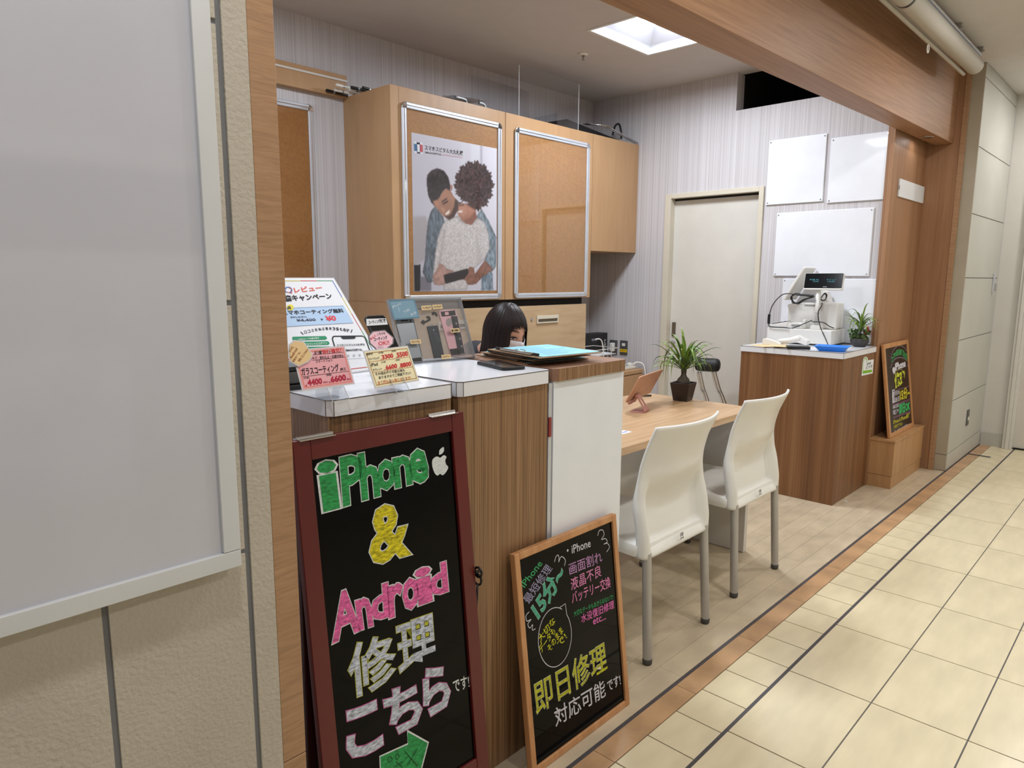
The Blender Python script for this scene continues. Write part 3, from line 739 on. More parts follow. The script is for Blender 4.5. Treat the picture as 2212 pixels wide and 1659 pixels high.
nt.links.new(va.outputs[0], b.inputs['Base Color']); b.inputs['Roughness'].default_value = 0.45
pp = mb.build('print', pm, po)
ca = pp.data.color_attributes.new('print', 'FLOAT_COLOR', 'POINT')
cl = np.clip(C.reshape(-1, 3) / 255, 0, 1); cl = np.where(cl <= .04045, cl / 12.92, ((cl + .055) / 1.055) ** 2.4)
ca.data.foreach_set('color', np.concatenate([cl, np.ones((len(cl), 1))], 1).astype(np.float32).ravel())
bx(px0, CY0 - .0069, pz0, px1, CY0 - .0062, pz1).build('sheet', MT['paper'], po)
lp = Plane((px0, CY0 - .0072, pz0), (1, 0, 0), (0, 0, 1))
text(po, lp, 'スマホスピタル大丸札幌', cp(250, 420), cp(553, 465), cp(249, 380), ink((30, 28, 32)), .012)
text(po, lp, 'SMAHOSPITAL', cp(252, 446), cp(383, 464), cp(251, 432), ink((50, 46, 52)), .02)
text(po, lp, 'DAIMARUSAPPORO', cp(386, 464), cp(553, 487), cp(386, 451), ink((198, 150, 158)))
poly(po, lp, [cp(163, 350), cp(232, 362), cp(234, 456), cp(167, 444)], ink((214, 218, 226)))
poly(po, lp, [cp(163, 370), cp(186, 373), cp(190, 430), cp(166, 427)], ink((70, 112, 150)), .0008)
poly(po, lp, [cp(210, 376), cp(232, 380), cp(234, 438), cp(212, 435)], ink((190, 92, 100)), .0008)
poly(po, lp, [cp(184, 357), cp(211, 362), cp(213, 450), cp(188, 446)], ink((44, 52, 64)), .001)
poly(po, lp, [cp(188, 374), cp(208, 377), cp(210, 438), cp(191, 436)], ink((222, 224, 230)), .0012)
# things lying on top of the cabinets
ZT = 2.372
for i, (a, b, wht, lab) in enumerate([
        ((705, 195), (748, 206), 0, 'black capped marker sticking out furthest left over the cabinet top'),
        ((723, 194), (762, 197), 1, 'white marker lying lowest in the pile on the cabinet top'),
        ((726, 183), (753, 191), 1, 'white marker with grey cap, uppermost of the cabinet top pile'),
        ((752, 193), (775, 196), 1, 'short white marker end in the middle of the cabinet top pile'),
        ((757, 188), (790, 192), 0, 'black marker body behind the white ones on the cabinet top'),
        ((782, 189), (808, 190), 0, 'black marker furthest right in the pile on the cabinet top')]):
    lift = [.008, .012, .030, .022, .028, .026][i]
    A = onz(a, ZT + lift); Bp = onz(b, ZT + lift)
    Bd = np.array([1.0, (.10, -.05, .06, -.12, .0, .08)[i], 0]); Bd /= np.linalg.norm(Bd)
    ln = .150
    if i > 2: A = A + Bd * .004
    t = thing('marker_pen', lab, 'marker', A, None)
    mm = MT['white_plastic'] if wht else MT['black']
    MB().tube([A + Bd * .045, A + Bd * ln], .0075, 12).build('barrel', mm, t, bevel=.001)
    MB().tube([A, A + Bd * .046], [.0085] * 2, 12).build('cap', mm, t, bevel=.002)
    MB().tube([A + Bd * .046, A + Bd * .056], .0079, 12).build('band', MT['handset'], t)
def sheet_stand(x0, x1, y, z0, z1, lab, foot=.0):
    t = thing('acrylic_sheet', lab, 'acrylic sheet', ((x0 + x1) / 2, y, z0))
    bx(x0, y - .0015, z0, x1, y + .0015, z1).build('pane', MT['acrylic'], t)
    for x in (x0, x1): bx(x - .0015, y - .0018, z0, x + .0015, y + .0018, z1).build('side_edge', MT['acrylic_edge'], t)
    if foot: bx(x0, y, z0, x1, y + foot, z0 + .003).build('foot', MT['acrylic'], t)
    return t
sheet_stand(3.455, 4.075, 3.262, ZT, 2.69, 'clear upright acrylic screen standing on the right tall cabinet', .03)
sheet_stand(3.39, 3.985, 3.655, ZT, 2.69, 'clear acrylic sheet leaning on the wallpaper above the cabinets')
t = thing('acrylic_holder_pile', 'loose pile of clear acrylic holders on the left tall cabinet', 'holder pile', (2.95, 3.35, ZT))
for i in range(6):
    a = R0.uniform(-.3, .3); c_ = np.array([2.88 + .035 * i, 3.33 + .012 * (i % 3), ZT + .004 + .009 * i]); u = np.array([math.cos(a), math.sin(a), 0.06 - .03 * (i % 2)]); vv = np.array([-math.sin(a), math.cos(a), .02])
    MB().prism([c_ - u * .13 - vv * .07, c_ + u * .13 - vv * .07, c_ + u * .13 + vv * .07, c_ - u * .13 + vv * .07], (0, 0, .003)).build('acrylic_plate', MT['acrylic'], t)
for i, (pxl, lab) in enumerate([((1000, 218), 'grey plastic clip with rounded end beside the acrylic holders'), ((1041, 228), 'small grey plastic clip alone on the cabinet top edge')]):
    g = onz(pxl, ZT + .014); g[1] = 3.27; g[0] = ony(pxl, 3.27)[0]; g[2] = ZT + .014
    t = thing('plastic_clip', lab, 'clip', (g[0], g[1], ZT))
    MB().tube(curve([g + np.array([-.06 if i == 0 else -.025, 0, .012]), g + np.array([.0, 0, .012]), g + np.array([.022, 0, .006]), g + np.array([.028, 0, -.012])], 4), .009, 10).build('clip_body', MT['handset'], t, smooth=True)
    bx(g[0] - .02, g[1] - .012, ZT, g[0] + .03, g[1] + .012, ZT + .006).build('clip_base', MT['clipmetal'], t)
# black folded bag / stand on the corner cabinet
t = thing('equipment_bag', 'black flat equipment bag lying on the corner cabinets', 'bag', (4.35, 3.42, ZT))
P = lambda x, y, z: (x, y, z)
m = MB()
m.hexa([(3.87, 3.30, ZT), (4.79, 3.275, ZT), (4.79, 3.62, ZT), (3.87, 3.62, ZT), (4.10, 3.38, ZT + .105), (4.72, 3.40, ZT + .055), (4.72, 3.60, ZT + .06), (4.12, 3.60, ZT + .115)])
m.build('bag_body', MT['black_fabric'], t, bevel=.012, seg=3)
MB().tube(curve([(4.60, 3.34, ZT + .06), (4.63, 3.34, ZT + .13), (4.68, 3.34, ZT + .15), (4.71, 3.34, ZT + .10), (4.70, 3.33, ZT + .045)], 5), .008, 8).build('handle', MT['black'], t, smooth=True)
MB().tube([(3.80, 3.30, ZT + .012), (4.02, 3.33, ZT + .03)], .009, 8).build('strap', MT['black'], t, smooth=True)
t = thing('folding_easel', 'thin silver folded stand lying across the black bag', 'stand', (4.6, 3.3, ZT))
m = MB()
for dy in (0, .022): m.tube([(4.36, 3.42 + dy, ZT + .118), (4.50, 3.33 + dy, ZT + .112), (4.83 - .03, 3.24 + dy, ZT + .012)], .005, 8)
m.build('tube_frame', MT['chrome'], t, smooth=True)

# ============================================================ LIGHT BOX PANEL ON THE FRONT WALL
yb = FACE - .036
q0 = ony((484, 1197), yb); q1 = ony((523, 1222), yb)
xi, zi, xo, zo = q0[0], q0[2], q1[0], q1[2]
xl, zt2 = -0.72, 2.52
t = thing('light_box', 'large unlit white poster light box with a white frame on the beige wall', 'light box', ((xl + xo) / 2, FACE, zo))
bx(xl, yb + .008, zo + .004, xo - .004, FACE - .0005, zt2 - .004).build('casing', MT['alu_white'], t)
fwid = xo - xi
for nm, a in (('rail', (xl, yb, zo, xo, yb + .02, zi)), ('rail', (xl, yb, zt2 - fwid, xo, yb + .02, zt2)), ('rail', (xi, yb, zi + .0005, xo, yb + .02, zt2 - fwid - .0005)), ('rail', (xl, yb, zi + .0005, xl + fwid, yb + .02, zt2 - fwid - .0005))):
    bx(*a).build(nm, MT['alu_white'], t, bevel=.0015)
bx(xl + fwid, yb + .007, zi, xi, yb + .010, zt2 - fwid).build('acrylic_face', MT['acrylic_white'], t)

# ============================================================ RECEPTION COUNTERS
CF = 1.225; CT = 1.090; CB = 1.66
def counter(x0, x1, label, front, slab, slab_h, z1=CT, edge=None, front_m=None, ov=0.0):
    t = thing('reception_counter', label, 'counter', ((x0 + x1) / 2, CF, 0))
    bx(x0 + .004, CF + .010, 0.0, x1 - .004, CB - .02, z1 - slab_h).build('body', front, t, bevel=.001)
    c_ = .012
    zb = z1 - slab_h
    poly2 = [(x0 + c_, CF), (x1 - c_, CF), (x1, CF + c_), (x1, CB), (x0, CB), (x0, CF + c_)]
    MB().prism([(x, y, zb) for x, y in poly2], (0, 0, slab_h)).build('top', slab, t, bevel=.0006)
    if edge:
        m = MB(); e_ = .0011
        ring = poly2 + [poly2[0]]
        for (a, b) in zip(ring[:-1], ring[1:]): m.tube([(a[0], a[1], z1 - .0004), (b[0], b[1], z1 - .0004)], e_, 6)
        for q in poly2[:2] + poly2[2:3] + poly2[5:6]: m.tube([(q[0], q[1], zb), (q[0], q[1], z1)], e_ * .8, 6)
        m.build('laminate_seam', edge, t)
    return t
k1 = counter(0.743, 1.083, 'zebra-grained counter with white top nearest the maple post, holding price cards', MT['zebra'], MT['laminate'], .034, edge=MT['laminate_edge'])
k2 = counter(1.098, 1.434, 'zebra-grained counter with white top in the middle, with the black phone', MT['zebra'], MT['laminate'], .036, edge=MT['laminate_edge'])
k3 = counter(1.452, 1.795, 'white-fronted counter with wood-grained top, under the clipboards', MT['white_panel'], MT['zebra_top'], .036)
# grained front edge of the third top, grey end trim and the orange latch
bx(1.4655, CF - .0006, CT - .0355, 1.7815, CF + .0004, CT - .0005).build('edge_band', MT['zebra'], k3)
bx(1.4375, CF + .012, 0, 1.4515, CF + .03, CT - .04).build('end_trim', MT['alu'], k3)
bx(1.436, CF + .008, CT - .19, 1.446, CF + .0125, CT - .135).build('latch_tab', MT['leaf_red'], k3)

# ============================================================ DESK
DZ = .722
dk = thing('desk', 'oak-topped desk with white side panels behind the two white chairs', 'desk', (2.5, 1.75, 0))
bx(1.812, 1.428, DZ - .030, 3.193, 2.075, DZ).build('desktop', MT['oak'], dk, bevel=.0015)
for x in (1.83, 3.150): bx(x, 1.436, 0.002, x + .030, 2.06, DZ - .030).build('side_panel', MT['white_paint'], dk, bevel=.001)
bx(1.86, 1.76, 0.10, 3.150, 1.78, DZ - .030).build('modesty_panel', MT['white_paint'], dk)

# ============================================================ CHAIRS
def lerp_tab(tab, z):
    for (a, va), (b, vb) in zip(tab[:-1], tab[1:]):
        if z <= b:
            t = (z - a) / (b - a); t = max(0, min(1, t)); return va + (vb - va) * t
    return tab[-1][1]
def smooth(t): t = max(0, min(1, t)); return t * t * (3 - 2 * t)
YE = [(.385, .020), (.45, .022), (.52, .034), (.585, .050), (.65, .053), (.70, .047), (.76, .030), (.80, .013), (.848, -.010)]   # side edge of the back, y from the rear legs' line
def chair(loc, label, src=None):
    t = thing('dining_chair', label, 'chair', loc, 'white chairs at the desk')
    if src is None:
        m = MB(); rows = []
        nz, nu = 48, 44
        for j in range(nz + 1):
            z = .383 + (.848 - .383) * j / nz
            ye = sum(lerp_tab(YE, z + d) for d in (-.012, 0, .012)) / 3
            hw = lerp_tab([(.383, .222), (.55, .223), (.66, .214), (.76, .208), (.85, .211)], z)
            low = 1 - smooth((z - .52) / .16)            # 1 where the sides swell into the leg sockets
            led = max(0, min(1, 1 - (z - .388) / .052))          # the ledge that turns out along the lower edge
            row = []
            for i in range(nu + 1):
                u = -1 + 2 * i / nu; x = u * hw
                cc = (1 - u * u)
                y_up = ye - .048 * cc
                e_ = smooth((1 - abs(u) - .10) / .13); y_lo = ye + (.040 - .050 * led) * e_ - .006 * (1 - e_) - .014 * cc * (1 - led)
                y = y_up * (1 - low) + y_lo * low
                if abs(u) > .999: y += .010 * low
                row.append((x, y, z))
            s_ = .020 * low + .004
            row = [(row[0][0] + .002, row[0][1] + s_, z)] + row + [(row[-1][0] - .002, row[-1][1] + s_, z)]
            rows.append(row)
        m.grid(rows)
        m.v = [(a + loc[0], b + loc[1], c + loc[2]) for a, b, c in m.v]
        m.build('backrest', MT['chair'], t, smooth=True, solid=.009)
        m = MB(); N = 14; top = []; 
        def outline(s):
            pts = []
            for (cx_, cy_, a0) in ((.175, .44, 0), (-.175, .44, 90), (-.195, .06, 180), (.195, .06, 270)):
                for k in range(5):
                    a = math.radians(a0 + k * 22.5); pts.append((cx_ + .035 * s * math.cos(a), cy_ + .035 * s * math.sin(a)))
            return pts
        o1 = outline(1.0); o2 = outline(.7)
        lv = [[(x * .98, y, .385) for x, y in o1], [(x, y, .40) for x, y in o1], [(x, y, .425) for x, y in o1], [(x, y, .432) for x, y in o2], [(x * .6, .25 + (y - .25) * .6, .424) for x, y in o2], [(0, .25, .420)] * len(o1)]
        m.grid(lv, True); m.add(lv[0], [tuple(range(len(o1)))])
        m.v = [(a + loc[0], b + loc[1], c + loc[2]) for a, b, c in m.v]
        m.build('seat', MT['chair'], t, smooth=True)
        for sx in (-1, 1):
            for (yt_, yb_, r) in ((.022, .000, .0165), (.43, .455, .0155)):
                p0 = Vector((loc[0] + sx * .198, loc[1] + yt_, .40)); p1 = Vector((loc[0] + sx * .205, loc[1] + yb_, .020))
                lg = MB().tube([p0, p1], r, 20).build('leg', MT['steel_leg'], t, bevel=.001)
                MB().lathe([(r * .7, .001), (r * 1.02, .005), (r * 1.06, .022), (r * .9, .024)], (p1.x, p1.y, 0), 18).build('foot_cap', MT['rubber'], lg, smooth=True)
        bl = Plane((loc[0] - .25, loc[1] + .0095 - .012, .386), (1, 0, 0), (0, .10, 1))
        m = MB(); 
        for i, (a, w_) in enumerate(((.0, .004), (.006, .003), (.0105, .006), (.018, .004))):
            m.add([bl.at(.236 + a, .028), bl.at(.236 + a + w_, .028), bl.at(.236 + a + w_, .042), bl.at(.236 + a, .042)], [(0, 1, 2, 3)])
        for i in range(4):
            a = .238 + .006 * i; m.add([bl.at(a, .018), bl.at(a + .004, .018), bl.at(a + .004, .025), bl.at(a, .025)], [(0, 1, 2, 3)])
        m.build('maker_mark', MT['plate'], t)
    else:
        for ch in src.children:
            c = ch.copy(); COL.objects.link(c); c.parent = t
            for g in ch.children: d_ = g.copy(); COL.objects.link(d_); d_.parent = c
    return t
ch1 = chair((2.172, 1.222, 0), 'nearer white plastic chair with satin steel legs, beside the white counter')
bpy.context.view_layer.update()
ch2 = chair((2.872, 1.246, 0), 'farther white plastic chair with steel legs, near the register counter', ch1)

# ============================================================ REGISTER COUNTER
rx0, rx1, ry0, ry1, rz = 4.200, 4.790, 1.381, 2.006, .914
rc = thing('register_counter', 'teak-grained register counter with a white top by the far wall', 'counter', (4.5, 1.7, 0))
bx(rx0 + .004, ry0 + .004, 0, rx1, ry1, rz - .035).build('body', MT['teak'], rc, bevel=.001)
bx(rx0, ry0, rz - .035, rx1, ry1 + .004, rz).build('top', MT['laminate'], rc, bevel=.001)
m = MB()
for a, b in (((rx0, ry1 + .004), (rx0, ry0)), ((rx0, ry0), (rx1, ry0))): m.tube([(*a, rz - .0004), (*b, rz - .0004)], .0014, 6)
m.tube([(rx0, ry0, rz - .035), (rx0, ry0, rz)], .001, 6)
m.build('laminate_seam', MT['laminate_edge'], rc)
# sticker on its side
sp_ = Plane((rx0, ry0 + .003, 0), (1, 0, 0), (0, 0, 1))
stx = thing('sticker', 'white and green house-shaped sticker on the register counter side', 'sticker', (4.62, ry0, .80))
pts = [cb(88, 465), cb(187, 442), cb(197, 316), cb(145, 326), cb(142, 306), cb(132, 294), cb(118, 294), cb(104, 312), cb(97, 345)]
poly(stx, sp_, pts, MT['paper'], .0012, 'sheet', t=.001)
poly(stx, sp_, [cb(97, 445), cb(180, 430), cb(182, 408), cb(99, 420)], ink((120, 180, 40)), .0018)
stroke(stx, sp_, [curve([cb(102, 420), cb(100, 370), cb(106, 330), cb(120, 306), cb(134, 318), cb(138, 350)], 4)], .008, ink((150, 196, 90)), .0018)
text(stx, sp_, 'JAF', cb(134, 372), cb(172, 362), cb(135, 350), ink((60, 84, 70)), .02, .002)
text(stx, sp_, 'どうぞ', cb(128, 405), cb(184, 388), cb(128, 380), ink((60, 84, 70)), .01, .002)

# light wood box in the niche and its chalk board
nb = thing('planter_box', 'light wooden box standing in the niche under the small chalkboard', 'box', (5.1, 1.3, 0))
zb_ = .318
bx(4.812, 1.236, 0.0, 5.492, 1.379, .082).build('plinth', MT['box_wood'], nb, bevel=.001)
bx(4.810, 1.233, 0.0835, 5.494, 1.379, zb_ - .016).build('body', MT['box_wood'], nb, bevel=.001)
bx(4.806, 1.229, zb_ - .0145, 5.497, 1.379, zb_).build('lid', MT['box_wood'], nb, bevel=.001)

# ============================================================ WHITE BOARDS AND PLATES
def wboard(x, a, b, z0, z1, label, t_=.012):
    t = thing('white_board', label, 'board', (x, (a + b) / 2, z0))
    y0, y1 = min(a, b), max(a, b)
    bx(x - t_ * .55, y0, z0, x - .0005, y1, z1).build('panel', MT['laminate'], t, bevel=.001)
    bx(x - t_, y0 + .003, z0 + .003, x - t_ * .6, y1 - .003, z1 - .003).build('clear_cover', MT['laminate'], t, bevel=.001)
    for (yy_, zz_) in ((y0 + .015, z0 + .015), (y1 - .015, z0 + .015), (y0 + .015, z1 - .015), (y1 - .015, z1 - .015)):
        MB().tube([(x - t_, yy_, zz_), (x - t_ - .003, yy_, zz_)], .004, 8).build('screw', MT['chrome'], t)
    return t
wboard(FW, 2.175, 1.787, 1.838, 2.270, 'blank white panel on the far wall, upper one beside the door')
wboard(FW, 1.762, 1.405, 1.825, 2.235, 'blank glossy white panel on the far wall touching the niche wood')
wboard(FW, 2.091, 1.467, 1.353, 1.782, 'wide blank white panel on the far wall below the other two')
wboard(FW, 2.020, 1.405, .920, 1.338, 'lowest white panel on the far wall, behind the cash register')
t = thing('sign_plate', 'small blank white plate on the wood of the niche', 'plate', (5.25, 1.38, 1.85))
bx(4.945, 1.371, 1.852, 5.570 - .06, 1.3805, 1.962).build('plate_panel', MT['white_panel'], t, bevel=.001)
bx(4.942, 1.369, 1.895, 4.948, 1.380, 1.92).build('side_clip', MT['alu'], t)
# sockets in the corner
for (a, b, lab, kind) in (((1318, 734), (1333, 766), 'dark outlet plate with a white plug, nearer the corner', 0), ((1340, 735), (1355, 767), 'dark outlet plate with a yellow label strip', 1)):
    A, B_ = onx(a, FW - .004), onx(b, FW - .004)
    t = thing('wall_outlet', lab, 'outlet', (FW, (A[1] + B_[1]) / 2, B_[2]))
    y0, y1, z0, z1 = B_[1], A[1], B_[2], A[2]
    bx(FW - .008, y0, z0, FW - .0003, y1, z1).build('cover_plate', MT['plate'], t, bevel=.002)
    ym = (y0 + y1) / 2
    if kind:
        bx(FW - .010, ym - .016, z1 - .045, FW - .007, ym + .016, z1 - .022).build('socket', MT['white_plastic'], t)
        bx(FW - .0095, y0 + .002, z0 + .022, FW - .0075, y1 - .002, z0 + .046).build('yellow_label', ink((226, 196, 30)), t)
        lpn = Plane((FW - .0096, y1 - .006, z0 + .028), (0, -1, 0), (0, 0, 1))
        mbx = MB()
        for i in range(4): mbx.box(FW - .0099, y1 - .016 - .016 * i, z0 + .030, FW - .0094, y1 - .008 - .016 * i, z0 + .039)
        mbx.build('label_print', ink((150, 50, 30)), t)
    else:
        pg = bx(FW - .040, ym - .018, z0 + .025, FW - .007, ym + .018, z1 - .022).build('plug', MT['white_plastic'], t, bevel=.006)
        MB().tube(curve([(FW - .035, ym, z0 + .035), (FW - .05, ym - .01, z0 - .01), (FW - .04, ym - .02, zc + .06), (FW - .05, ym - .05, zc + .02)], 5), .003, 6).build('cord', MT['white_plastic'], t, smooth=True)

# ============================================================ FOLDING STOOL BY THE DOOR
fs_ = thing('folding_stool', 'folded black padded stool with chrome legs leaning by the door', 'stool', (4.45, 2.37, 0))
P0 = onx((1512, 790), 4.40); P1 = onx((1545, 786), 4.40)
ax = np.array([0.25, -1.0, 0.02]); ax /= np.linalg.norm(ax)
c_ = (P0 + P1) / 2
m = MB(); L0 = .072; R_ = .047
m.tube([c_ - ax * (L0 + .012), c_ - ax * (L0 + .004), c_ - ax * (L0 - .012), c_ + ax * (L0 - .012), c_ + ax * (L0 + .004), c_ + ax * (L0 + .012)], [R_ * .55, R_ * .86, R_, R_, R_ * .86, R_ * .55], 24)
m.build('seat_pad', MT['black_fabric'], fs_, smooth=True)
for (a, b, g) in (((1510, 803), (1527, 866), (.10, -.02)), ((1541, 800), (1564, 871), (.10, -.06))):
    A = onx(a, 4.40); Bq = onx(b, 4.46); d_ = Bq - A; s_ = (Bq[2] - .012) / (A[2] - Bq[2])
    mid = A + d_ * .55 + np.array([0, -.004, 0]) + np.array([0, .012, 0])
    end = Bq + d_ * s_ * np.array([1.4, .6, 1])
    for k in (0, 1):
        off = np.array([.0, .011 * (k * 2 - 1), 0])
        MB().tube(curve([A + off, mid + off, Bq + off, end + off * 3], 5), .0075, 10).build('leg', MT['chrome'], fs_, smooth=True)

# ============================================================ STANDING CHALK SIGNS
def B8(pl, a0, b0, a1, b1, l0, l1):
    return MB().hexa([pl.at(a0, b0, l0), pl.at(a1, b0, l0), pl.at(a1, b1, l0), pl.at(a0, b1, l0), pl.at(a0, b0, l1), pl.at(a1, b0, l1), pl.at(a1, b1, l1), pl.at(a0, b1, l1)])
# --- maroon A-board
aw, ax0 = .433, .636
yt_, zt_ = 1.180, 1.0315
dy_dz = (1.180 - 1.094) / (1.0315 - .161)
pa = Plane((ax0, yt_ - zt_ * dy_dz, 0.0), (aw, 0, 0), (0, zt_ * dy_dz, zt_))
hh = pa.h
sg = thing('a_board_sign', 'maroon framed A-board with big green, yellow and pink hand lettering', 'sign', (ax0 + aw / 2, 1.12, 0))
st = .037
for a in (0, aw - st): B8(pa, a, 0, a + st, hh, -.018, .0).build('stile', MT['maroon'], sg, bevel=.002)
B8(pa, st, hh - .042, aw - st, hh, -.018, -.0005).build('top_rail', MT['maroon'], sg, bevel=.002)
B8(pa, st, .150, aw - st, .205, -.018, -.0005).build('bottom_rail', MT['maroon'], sg, bevel=.002)
B8(pa, st - .004, .200, aw - st + .004, hh - .040, -.015, -.008).build('blackboard', MT['board'], sg)
for a in (0.012, aw - .012 - .03):
    MB().hexa([(ax0 + a, 1.196, 0), (ax0 + a + .03, 1.196, 0), (ax0 + a + .03, 1.212, 0), (ax0 + a, 1.212, 0), (ax0 + a, 1.190, 1.02), (ax0 + a + .03, 1.190, 1.02), (ax0 + a + .03, 1.206, 1.02), (ax0 + a, 1.206, 1.02)]).build('rear_leg', MT['maroon_shaded'], sg, bevel=.002)
for zq in (.16, .97):
    bx(ax0 + .042, 1.194, zq, ax0 + aw - .042, 1.206, zq + .04).build('rear_rail', MT['maroon_shaded'], sg)
for a in (.012, aw - .10):
    hg = bx(ax0 + a, 1.174, 1.0305, ax0 + a + .078, 1.200, 1.0322).build('hinge', MT['chrome'], sg)
    MB().tube([(ax0 + a, 1.187, 1.0335), (ax0 + a + .078, 1.187, 1.0335)], .0034, 10).build('hinge_pin', MT['chrome'], hg)
hx = ax0 + aw
q = onx((1033, 1236), hx + .006)
m = MB(); m.tube([(hx + .006 , q[1] + .012 * math.cos(t), q[2] + .012 * math.sin(t)) for t in [i * math.pi / 6 for i in range(13)]], .003, 6)
m.tube([(hx + .008 , q[1] + .004 + .013 * math.cos(t), q[2] - .020 + .013 * math.sin(t)) for t in [i * math.pi / 6 for i in range(13)]], .003, 6)
m.tube([(hx + .006, q[1] + .002, q[2] - .03), (hx + .006, q[1] + .012, q[2] - .17)], .0032, 6)
m.tube([(hx - .002, q[1], q[2] + .002), (hx + .008, q[1], q[2] + .002)], .004, 6)
m.build('stay_hook', MT['black'], sg, smooth=True)
lp = Plane(pa.at(0, 0, -.008), pa.u * aw, pa.v * hh)
GR, WH = ink((42, 138, 74), .22), ink((206, 212, 212), .06)
YL, PK, GY = ink((186, 174, 28), .28), ink((206, 92, 150), .22), ink((170, 176, 188), .28)
text(sg, lp, 'i', c6(178, 470), c6(232, 456), c6(152, 262), GR, .03, outline=WH, ow=.02)
text(sg, lp, 'P', c6(264, 447), c6(352, 420), c6(248, 240), GR, .032, outline=WH, ow=.018)
text(sg, lp, 'h', c6(350, 420), c6(424, 400), c6(332, 222), GR, .032, outline=WH, ow=.018)
text(sg, lp, 'o', c6(424, 382), c6(496, 362), c6(416, 258), GR, .032, outline=WH, ow=.018)
text(sg, lp, 'n', c6(502, 364), c6(572, 346), c6(490, 240), GR, .032, outline=WH, ow=.018)
text(sg, lp, 'e', c6(574, 350), c6(646, 330), c6(562, 210), GR, .032, outline=WH, ow=.018)
ap = [c6(*q) for q in curve([(704, 232), (688, 226), (670, 240), (668, 268), (678, 300), (692, 314), (704, 306), (716, 312), (730, 300), (742, 276), (732, 262), (728, 244), (734, 228), (722, 220), (710, 228)], 3)]
poly(sg, lp, ap, WH, .0008, 'fruit_mark'); poly(sg, lp, [c6(*q) for q in curve([(700, 216), (702, 196), (720, 182), (722, 200), (712, 214), (700, 218)], 3)], WH, .0008, 'fruit_mark')
text(sg, lp, '&', c6(392, 722), c6(556, 674), c6(376, 474), YL, .03, outline=WH, ow=.014)
for chs, a in (('A', [(216, 1075), (330, 1020), (204, 876)]), ('n', [(334, 1018), (392, 998), (318, 896)]), ('d', [(396, 982), (468, 956), (386, 836)]), ('r', [(474, 962), (532, 940), (466, 832)]), ('o', [(540, 934), (604, 908), (532, 806)]), ('i', [(616, 902), (660, 886), (600, 752)]), ('d', [(668, 868), (738, 842), (656, 738)])):
    text(sg, lp, chs, c6(*a[0]), c6(*a[1]), c6(*a[2]), PK, .034, outline=WH, ow=.018)
YO = ink((178, 178, 60)); PO = ink((190, 92, 150))
text(sg, lp, '修', c6(296, 1340), c6(502, 1262), c6(276, 1100), GY, .018, outline=YO, ow=.012)
text(sg, lp, '理', c6(520, 1238), c6(690, 1168), c6(502, 1008), GY, .018, outline=YO, ow=.012)
text(sg, lp, 'こ', c6(288, 1622), c6(436, 1556), c6(268, 1412), GY, .038, outline=PO, ow=.014)
text(sg, lp, 'ち', c6(474, 1512), c6(622, 1446), c6(446, 1322), GY, .038, outline=PO, ow=.014)
text(sg, lp, 'ら', c6(640, 1422), c6(752, 1372), c6(618, 1222), GY, .038, outline=PO, ow=.014)
text(sg, lp, 'です!', c6(768, 1314), c6(840, 1288), c6(762, 1256), WH, .012)
ar = [(427, 1606), (556, 1548), (553, 1488), (650, 1542), (604, 1720), (580, 1668), (432, 1735)]
poly(sg, lp, [c6(*q) for q in ar], GR, .0006, 'drawn_arrow'); stroke(sg, lp, [[c6(*q) for q in ar]], .004, WH, .0008, True)
stroke(sg, lp, [[c6(470, 1606 + 14 * math.sin(0)), c6(462, 1622), c6(472, 1634), c6(486, 1618), c6(474, 1604)], [c6(505, 1596), c6(498, 1612), c6(506, 1622), c6(518, 1606), c6(508, 1594)], [c6(500, 1655), c6(530, 1628)], [c6(502, 1630), c6(530, 1655)], [c6(540, 1580), c6(600, 1650)], [c6(600, 1570), c6(560, 1640)]], .0016, ink((24, 60, 34)), .001)

# --- wood framed easel sign
pe = lean((1158, 1668), (1362, 1522), 0.001, tl=(1098, 1195))
pe = Plane((1.270, 1.131, 0.001), (.459, 0, 0), (0, .074, .612))
es = thing('easel_sign', 'beech-framed black chalk sign leaning on the white-fronted counter', 'sign', pe.at(pe.w / 2, 0))
w_, h_ = pe.w, pe.h; fr = .020
for (a0, b0, a1, b1) in ((0, 0, fr, h_), (w_ - fr, 0, w_, h_)): B8(pe, a0, b0, a1, b1, -.02, 0).build('stile', MT['easel'], es, bevel=.0025)
for (a0, b0, a1, b1) in ((fr, 0, w_ - fr, fr), (fr, h_ - fr, w_ - fr, h_)): B8(pe, a0, b0, a1, b1, -.02, -.0004).build('rail', MT['easel'], es, bevel=.0025)
B8(pe, fr - .004, fr - .004, w_ - fr + .004, h_ - fr + .004, -.016, -.007).build('blackboard', MT['board'], es)
lp = Plane(pe.at(0, 0, -.007), pe.u * w_, pe.v * h_)
WL = ink((206, 204, 214)); LV = ink((176, 130, 176)); PN = ink((216, 110, 176)); GN = ink((60, 158, 100)); GP = ink((150, 146, 176)); TL = ink((70, 160, 130), .15); YE2 = ink((190, 188, 40), .2)
T = lambda b, a, c, d, m, bold=.01, **k: text(es, lp, b, c7(*a), c7(*c), c7(*d), m, bold, **k)
T('iPhone', (156, 526), (270, 374), (124, 502), GN, .008)
T('最短修理', (186, 628), (334, 404), (138, 596), GP, .004)
T('15分~', (248, 726), (414, 452), (190, 636), TL, .03, outline=ink((190, 216, 206)), ow=.014)
T('・iPhone', (424, 320), (572, 266), (420, 268), WL, .008)
T('画面割れ', (440, 446), (646, 360), (432, 372), LV, .006)
T('液晶不良', (450, 544), (640, 450), (443, 466), ink((206, 128, 172)), .006)
T('バッテリー交換', (456, 628), (698, 520), (450, 552), ink((222, 130, 180)), .006)
T('大切なデータもあきらめないで!', (466, 708), (714, 596), (463, 672), GN, .008)
T('水没復旧修理', (514, 748), (720, 652), (510, 694), PN, .01)
